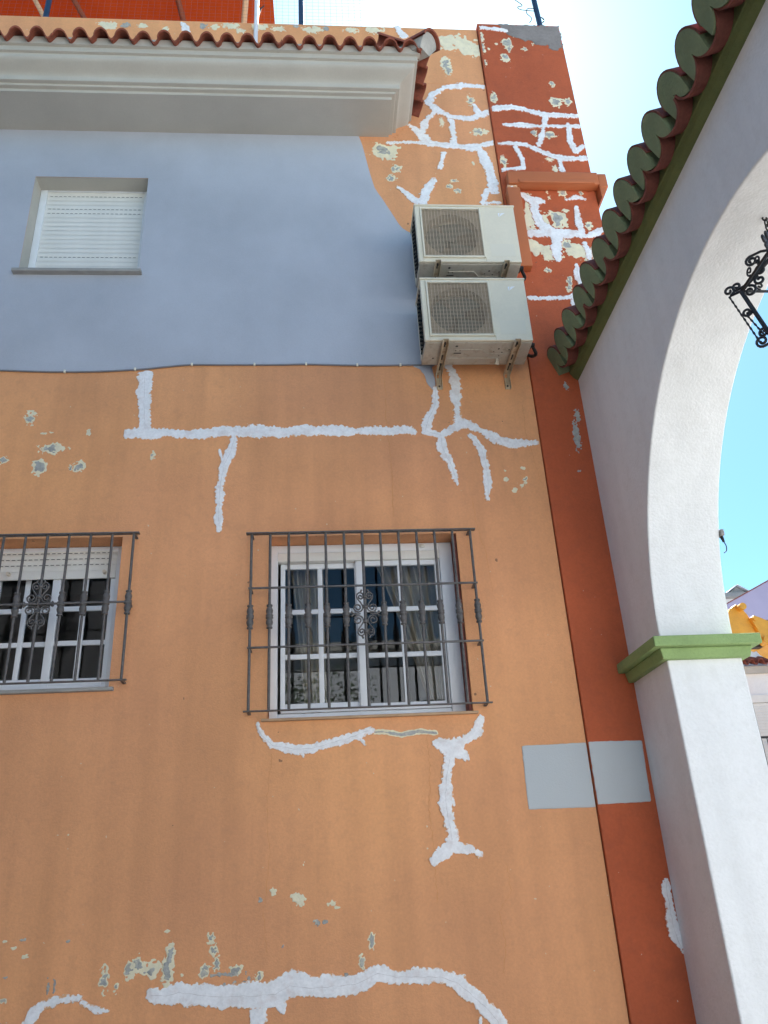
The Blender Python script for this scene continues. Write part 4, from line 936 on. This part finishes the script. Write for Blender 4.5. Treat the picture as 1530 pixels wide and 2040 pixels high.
for (sx, sy) in CR:
    MB().tube([(LX+sx*.012, LY+sy*.012, HZ-.07), (LX+sx*TW, LY+sy*TW, TZL)], .012, 4).build('roof_bar', 'black', ln)
    MB().tube([(LX+sx*TW, LY+sy*TW, TZL), (LX+sx*BW, LY+sy*BW, BZL)], .014, 4).build('corner_post', 'black', ln)
    # twisted outer rod with scrolls at both ends
    o1, o2 = TW+.04, BW+.04; tw = []
    A = Vector((LX+sx*o1, LY+sy*o1, TZL)); B = Vector((LX+sx*o2, LY+sy*o2, BZL+.02)); rr = []
    for i in range(41): tw.append(A.lerp(B, i/40)); rr.append(.0045+.0015*math.sin(i*1.6))
    MB().tube(tw, rr, 6).build('twisted_rod', 'black', ln)
    dg = Vector((sx, sy, 0)).normalized()
    def sc(cx, cz, r0, r1, a0, a1, lead=()):
        pts = [(LX+dg.x*u, LY+dg.y*u, z) for u, z in list(lead)+spiral(cx, cz, r0, r1, a0, a1, 20)]
        MB().tube(pts, .0066, 6).build('scroll', 'black', ln)
    q = math.sqrt(2)
    sc(o1*q-.005, TZL+.03, .028, .006, 270, 270-480, [(TW*q, TZL)]); sc(o1*q-.045, TZL+.035, .022, .005, 300, 300+420, [(TW*q-.03, TZL+.02)])
    sc(o2*q-.01, BZL+.02, .03, .007, 250, 250+500, [(BW*q, BZL)]); sc(TW*q*.8, TZL-.02, .03, .006, 90, 90+480); sc(BW*q+.03, BZL+.06, .026, .006, 180, 180-460)
    sc(.11, HZ-.045, .028, .006, 80, 80-520, [(.018, HZ-.035), (.06, HZ-.018)]); sc(.085, HZ-.115, .026, .006, 120, 120-500, [(.018, HZ-.05), (.05, HZ-.065)])
    sc(.10, HZ-.165, .026, .008, 90, 90-420); sc((TW*.62+BW*.38)*q+.028, TZL*.62+BZL*.38, .024, .006, 180, 180+480)
    MB().tube([Vector((LX+sx*(TW*.62+BW*.38+.022), LY+sy*(TW*.62+BW*.38+.022), TZL*.62+BZL*.38-.02)).lerp(Vector((LX+sx*(BW+.02), LY+sy*(BW+.02), BZL+.04)), i/20) for i in range(21)], [.0045+.0015*math.sin(i*1.6) for i in range(21)], 6).build('twisted_rod', 'black', ln)
for zz_, hw in ((TZL, TW), (BZL, BW)):
    for i in range(4):
        a, b = CR[i], CR[(i+1) % 4]; MB().tube([(LX+a[0]*hw, LY+a[1]*hw, zz_), (LX+b[0]*hw, LY+b[1]*hw, zz_)], .0085, 4).build('frame_bar', 'black', ln)
        mx_ = ((a[0]+b[0])/2, (a[1]+b[1])/2); px, py = LX+mx_[0]*hw, LY+mx_[1]*hw; dx_, dy_ = (b[0]-a[0])/2, (b[1]-a[1])/2
        for s_ in (-1, 1):
            MB().tube([(px+dx_*s_*u, py+dy_*s_*u, zz_+.012+z) for u, z in spiral(.035, .022, .024, .005, 270, 270+440, 18)], .005, 6).build('scroll', 'black', ln)
MB().tube([(LX, LY, BZL+.01), (LX, LY, BZL+.17)], .016, 12).build('lamp_sleeve', 'candle', ln)
MB().lathe([(0, .0), (0, .045), (.008, .045), (.012, .02)], (LX, LY, BZL), 12).build('lamp_tray', 'black', ln)
# small flood lamp on the far side of the arch wall
fl = thing('wall_lamp', 'small grey wall lamp with a dangling cable on the arch edge against the sky', 'lamp', (2.40, -.64, 3.38))
MB().box((2.381, -.665, 3.40), (2.405, -.615, 3.44), .006).build('housing', 'plastic', fl)
mb = MB(); mb.tube([(2.393, -.64, 3.40), (2.40, -.64, 3.365)], [.011, .007], 8); mb.build('gland', 'rubber', fl)
mb = MB(); mb.tube(smooth_curve([(2.40, -.64, 3.366), (2.408, -.64, 3.34), (2.403, -.64, 3.31), (2.385, -.64, 3.295)]), .003, 6); mb.build('lead', 'rubber', fl)

# ================================================================ ON THE ROOF
fn_ = thing('mesh_fence', 'wire mesh fence on navy posts above the parapet', 'fence', (-1.5, .12, 8.99))
for x in (-2.47, -.086, -4.6): MB().tube([(x, .12, 8.98), (x, .12, 10.4)], .026, 10).build('post', 'pole', fn_)
mb = MB()
for k in range(26): mb.tube([(-6, .15, 9.02+k*.052+random.uniform(-.004, .004)), (-3, .15+random.uniform(-.01, .01), 9.02+k*.052), (-.09, .15, 9.02+k*.052), (.55, .15, 9.03+k*.052)], .0009, 4, caps=False)
for k in range(112): x = -6+k*.0585; mb.tube([(x, .151, 9.0), (x+random.uniform(-.005, .005), .151, 10.38)], .0009, 4, caps=False)
mb.build('wire_mesh', 'mesh', fn_)['kind'] = 'stuff'
wp = thing('white_pole', 'slim white pole fixed to the parapet face beside the orange canopy', 'pole', (-.50, -.04, 8.45))
MB().tube([(-.50, -.035, 8.62), (-.50, -.035, 9.33)], .020, 10).build('tube', 'wpole', wp); MB().tube([(-.50, -.035, 9.331), (-.50, -.035, 9.42)], .022, 10).build('cap', 'rubber', wp)
mb = MB(); mb.tube(smooth_curve([(-.478, -.035, 9.13), (-.45, -.035, 9.15), (-.43, -.035, 9.18), (-.455, -.035, 9.14), (-.478, -.03, 9.05)]), .006, 6); mb.build('tie', 'rubber', wp)
cn = thing('terrace_canopy', 'rust orange canopy with timber struts behind the mesh fence on the roof', 'canopy', (-3, 2, 8.2))
def slab(mb, P, th=.012):
    P = [Vector(p) for p in P]; nrm = (P[1]-P[0]).cross(P[2]-P[0]).normalized()*th; n = len(P)
    return mb.add(P+[p+nrm for p in P], [tuple(range(n)), tuple(range(2*n-1, n-1, -1))]+[(i, (i+1) % n, (i+1) % n+n, i+n) for i in range(n)])
slab(MB(), [(-.395, 2.2, 10.8), (-.46, .75, 11.6), (-7.5, .75, 11.6), (-7.5, 2.2, 10.8)], .006).build('cloth', 'canopy', cn)
slab(MB(), [(-.395, 2.215, 8.2), (-.395, 2.215, 10.8), (-7.5, 2.215, 10.8), (-7.5, 2.215, 8.2)], .006).build('back_cloth', 'canopy', cn)
def strut(a, b, mt, r_=.035): MB().tube([a, b], r_, 4).build('strut', mt, cn)
strut((-.84, 1.6, 10.6), (-.70, .9, 11.35), 'beam'); strut((-2.90, 1.3, 10.55), (-3.35, .85, 11.35), 'beam'); strut((-2.50, 1.5, 10.8), (-2.95, .9, 11.4), 'beam_dark'); strut((-1.42, 1.6, 10.8), (-1.62, .95, 11.4), 'beam_dark')
strut((-.43, 2.15, 8.2), (-.43, 2.15, 10.76), 'beam', .04); strut((-7.4, 2.15, 8.2), (-7.4, 2.15, 10.76), 'beam', .04)
an = thing('antenna_mast', 'dark antenna mast with braced foot on top of the corner strip', 'mast', (2.2, .12, 9.04))
MB().tube([(2.275, .12, 9.03), (2.262, .12, 9.55), (2.24, .12, 10.6)], .026, 10).build('mast', 'pole', an)
MB().tube([(2.09, .12, 9.04), (2.25, .12, 9.24)], .017, 8).build('brace', 'pole', an)
mb = MB(); ringp = [(2.29+.03*math.cos(a), .12, 9.34+.04*math.sin(a)) for a in np.linspace(0, 2*math.pi, 14, endpoint=False)]; mb.tube(ringp, .006, 6, closed=True); mb.build('clamp', 'steel', an)
mb = MB(); mb.tube(smooth_curve([(2.24, .11, 9.5), (2.17, .1, 9.48), (2.15, .1, 9.41), (2.19, .1, 9.33), (2.16, .1, 9.26)]), .004, 6); mb.tube(smooth_curve([(2.24, .11, 9.46), (2.10, .1, 9.46), (2.07, .1, 9.50), (2.12, .1, 9.53), (2.05, .1, 9.62)]), .004, 6); mb.build('lead', 'rubber', an)

# ================================================================ BEYOND THE ARCH
hb = thing('white_house', 'white house with tiled eaves, roller shutter and black railing seen past the arch', 'house', (14, 15, 0))
FY = 12.0
MB().box((8.4, FY, 0), (20, FY+8, 5.6)).build('wall', 'white', hb)
MB().box((8.3, FY-.10, 5.45), (20.1, FY-.002, 5.60)).build('cornice', 'cornice', hb)
MB().box((8.39, FY-.05, 4.82), (20.05, FY-.001, 4.98)).build('string_course', 'pvc', hb)
mb = MB()
me = slat_mesh(9.25, 11.6, .062).mesh('shutter_slat', recalc=False); me.materials.append(MAT['pvc'])
ws = MB().box((9.2, FY-.012, 2.9), (11.65, FY-.001, 4.818)).build('window', 'slot', hb)
for k in range(29): instance(me, 'shutter_slat', (0, FY-.03, 3.0+k*.0625), ws)
tb = tile_mesh(.5, .21, .07, .05, .016, 'roof_tile', 'tile')
for k in range(24): instance(tb, 'roof_tile', (8.5+k*.21, FY-.25, 5.66), hb, (R(20), 0, 0))
MB().box((8.4, FY-.9, 2.75), (20, FY-.003, 2.95)).build('balcony', 'white', hb)
rl = MB(); rl.box((8.5, FY-.88, 3.95), (14, FY-.84, 3.99)); rl.box((8.5, FY-.88, 3.05), (14, FY-.84, 3.08)); rl = rl.build('railing', 'black', hb)
bar = MB().box((-.008, -.008, 3.081), (.008, .008, 3.949)).mesh('bar'); bar.materials.append(MAT['black'])
for k in range(40): instance(bar, 'bar', (8.55+k*.12, FY-.86, 0), rl)
MB().box((8.45, FY+.35, 5.61), (20, FY+.5, 6.72)).build('parapet', 'white', hb); MB().box((8.44, FY+.30, 6.721), (20, FY+.55, 6.76)).build('coping', 'tile_brown', hb)
gh = thing('shaded_gable_house', 'white gable wall, toned lilac for shade, rising behind the yellow excavator arm', 'house', (20, 22, 0))
GY = 18.0
MB().prism([(11.6, 0), (11.6, 8.58), (19.0, 12.08), (26.4, 8.58), (26.4, 0)], 1, GY, GY+9).build('gable_wall', 'lilac', gh)
mb = MB(); slab(mb, [(11.58, GY-.02, 8.575), (19.0, GY-.02, 12.085), (19.0, GY+9, 12.085), (11.58, GY+9, 8.575)], .03); slab(mb, [(19.0, GY-.02, 12.085), (26.42, GY-.02, 8.575), (26.42, GY+9, 8.575), (19.0, GY+9, 12.085)], .03); mb.build('roof', 'tile_brown', gh)
dh = thing('distant_house', 'distant white house with a small gabled dormer on its roof edge', 'house', (24, 44, 0))
DY = 40.0
MB().box((22, DY, 0), (34, DY+8, 16.45)).build('wall', 'white', dh)
MB().box((21.7, DY-.5, 16.451), (34, DY+8, 16.7)).build('eaves', 'stone', dh)
MB().prism([(24.6, 16.702), (25.9, 16.702), (25.25, 17.15)], 1, DY-.2, DY+4).build('dormer', 'stone', dh)
mb = MB(); slab(mb, [(25.25, DY-.4, 17.2), (26.0, DY-.4, 16.71), (26.0, DY+4, 16.71), (25.25, DY+4, 17.2)], .05); slab(mb, [(24.5, DY-.4, 16.71), (25.25, DY-.4, 17.2), (25.25, DY+4, 17.2), (24.5, DY+4, 16.71)], .05); mb.build('dormer_roof', 'wpole', dh)
# yellow excavator with its folded arm
ex = thing('excavator', 'yellow excavator arm showing above the green impost', 'excavator', (11.2, 8.2, 0))
EY = 8.0
def plate(name, poly, y0, y1, mt='yellow'): o = MB().prism(poly, 1, y0, y1).build(name, mt, ex); return bevel(o, .008)
plate('dipper', [(6.90, 5.50), (7.02, 5.66), (7.14, 5.73), (7.22, 5.66), (7.30, 5.53), (7.33, 5.40), (7.38, 5.16), (6.75, 5.10)], EY-.12, EY+.12)
plate('boom', [(7.29, 5.46), (7.36, 5.50), (7.46, 5.46), (8.4, 4.98), (10.2, 3.8), (11.2, 1.9), (10.8, 1.8), (9.6, 3.6), (7.66, 4.82), (7.52, 4.90), (7.44, 5.02)], EY-.2, EY+.2)
for x, z, r_ in ((7.18, 5.65, .06), (7.34, 5.43, .035), (7.46, 5.05, .07)):
    mb = MB(); mb.tube([(x, EY-.26, z), (x, EY+.26, z)], r_, 14); mb.build('pivot_pin', 'steel' if r_ > .08 else 'yellow', ex)
MB().tube([(7.70, EY, 4.80), (9.9, EY, 3.0)], .06, 10).build('hydraulic_ram', 'steel', ex); MB().box((7.28, EY-.08, 4.98), (7.52, EY+.08, 5.30)).build('link', 'steel', ex)  # the box is a dark plate added to read as the gap beside the dipper
o = MB().box((10.3, EY-1.1, .95), (13.2, EY+1.1, 2.0), .06).build('body', 'yellow', ex); o = MB().box((11.6, EY-.9, 2.001), (13.0, EY+.9, 3.1), .06).build('cab', 'dark', ex)
for x in (10.8, 12.7):
    for y in (EY-1.15, EY+1.15): mb = MB(); mb.tube([(x, y-.18, .6), (x, y+.18, .6)], .6, 24); mb.build('wheel', 'tyre', ex)

# ================================================================ ACROSS THE STREET (mirrored in the panes)
oh = thing('opposite_house', 'pale house across the street, mirrored in the window panes', 'house', (8, -17, 0))
OY = -13.0; OX0, OX1 = -2.5, 22.0
MB().box((OX0, OY-7, 0), (OX1, OY, 6.6)).build('wall', 'pale', oh)
MB().box((OX0-.2, OY-7.2, 6.601), (OX1+.2, OY+.25, 6.8)).build('cornice', 'cornice', oh)
for k in range(7):
    x = -.6+k*3.4
    for z0, z1 in ((1.0, 2.4), (4.2, 5.5)):
        wn = MB(); frame_rect(wn, x-.6, x+.6, z0, z1, OY+.001, OY+.06, .07, bev=0); wn = wn.build('window', 'alu', oh)
        MB().box((x-.53, OY+.002, z0+.07), (x+.53, OY+.02, z1-.07)).build('pane', 'dark', wn)
# street tree whose leaves show in the lower left panes
tr = thing('street_tree', 'leafy green tree mirrored in the lower left panes of the large window', 'tree', (-1.6, -9.2, 0))
def limb(pts, r0, r1):
    P = smooth_curve(pts, 6); MB().tube(P, [r0+(r1-r0)*i/(len(P)-1) for i in range(len(P))], 10).build('trunk' if r0 > .12 else 'limb', 'bark', tr)
limb([(-1.6, -9.2, 0), (-1.55, -9.15, 1.0), (-1.7, -9.2, 2.2), (-1.6, -9.1, 3.6)], .17, .10)
TIPS = []
for k in range(9):
    a = k*2.4; L_ = random.uniform(1.2, 2.0); z0 = 2.0+.2*k; tip = (-1.6+L_*math.cos(a), -9.1+L_*math.sin(a), z0+random.uniform(.7, 1.5)); TIPS.append(tip)
    limb([(-1.65, -9.15, z0), (-1.6+.5*L_*math.cos(a), -9.1+.5*L_*math.sin(a), z0+.4), tip], .06, .015)
rg = np.random.RandomState(5); mb = MB()
for k in range(9000):
    c = TIPS[rg.randint(9)] if rg.rand() < .8 else (-1.6, -9.1, 4.2)
    d = rg.normal(size=3); d /= np.linalg.norm(d); r_ = 1.05*rg.rand()**.45; p = Vector(np.array(c)+d*r_*np.array([1, 1, .8]))
    u = Vector(rg.normal(size=3)).normalized(); q = u.cross(Vector(rg.normal(size=3))).normalized(); L_ = rg.uniform(.05, .10)
    mb.add([p, p+u*L_*.5+q*L_*.28, p+u*L_, p+u*L_*.5-q*L_*.28], [(0, 1, 2, 3)])
mb.build('crown', 'leaf', tr, recalc=False)['kind'] = 'stuff'
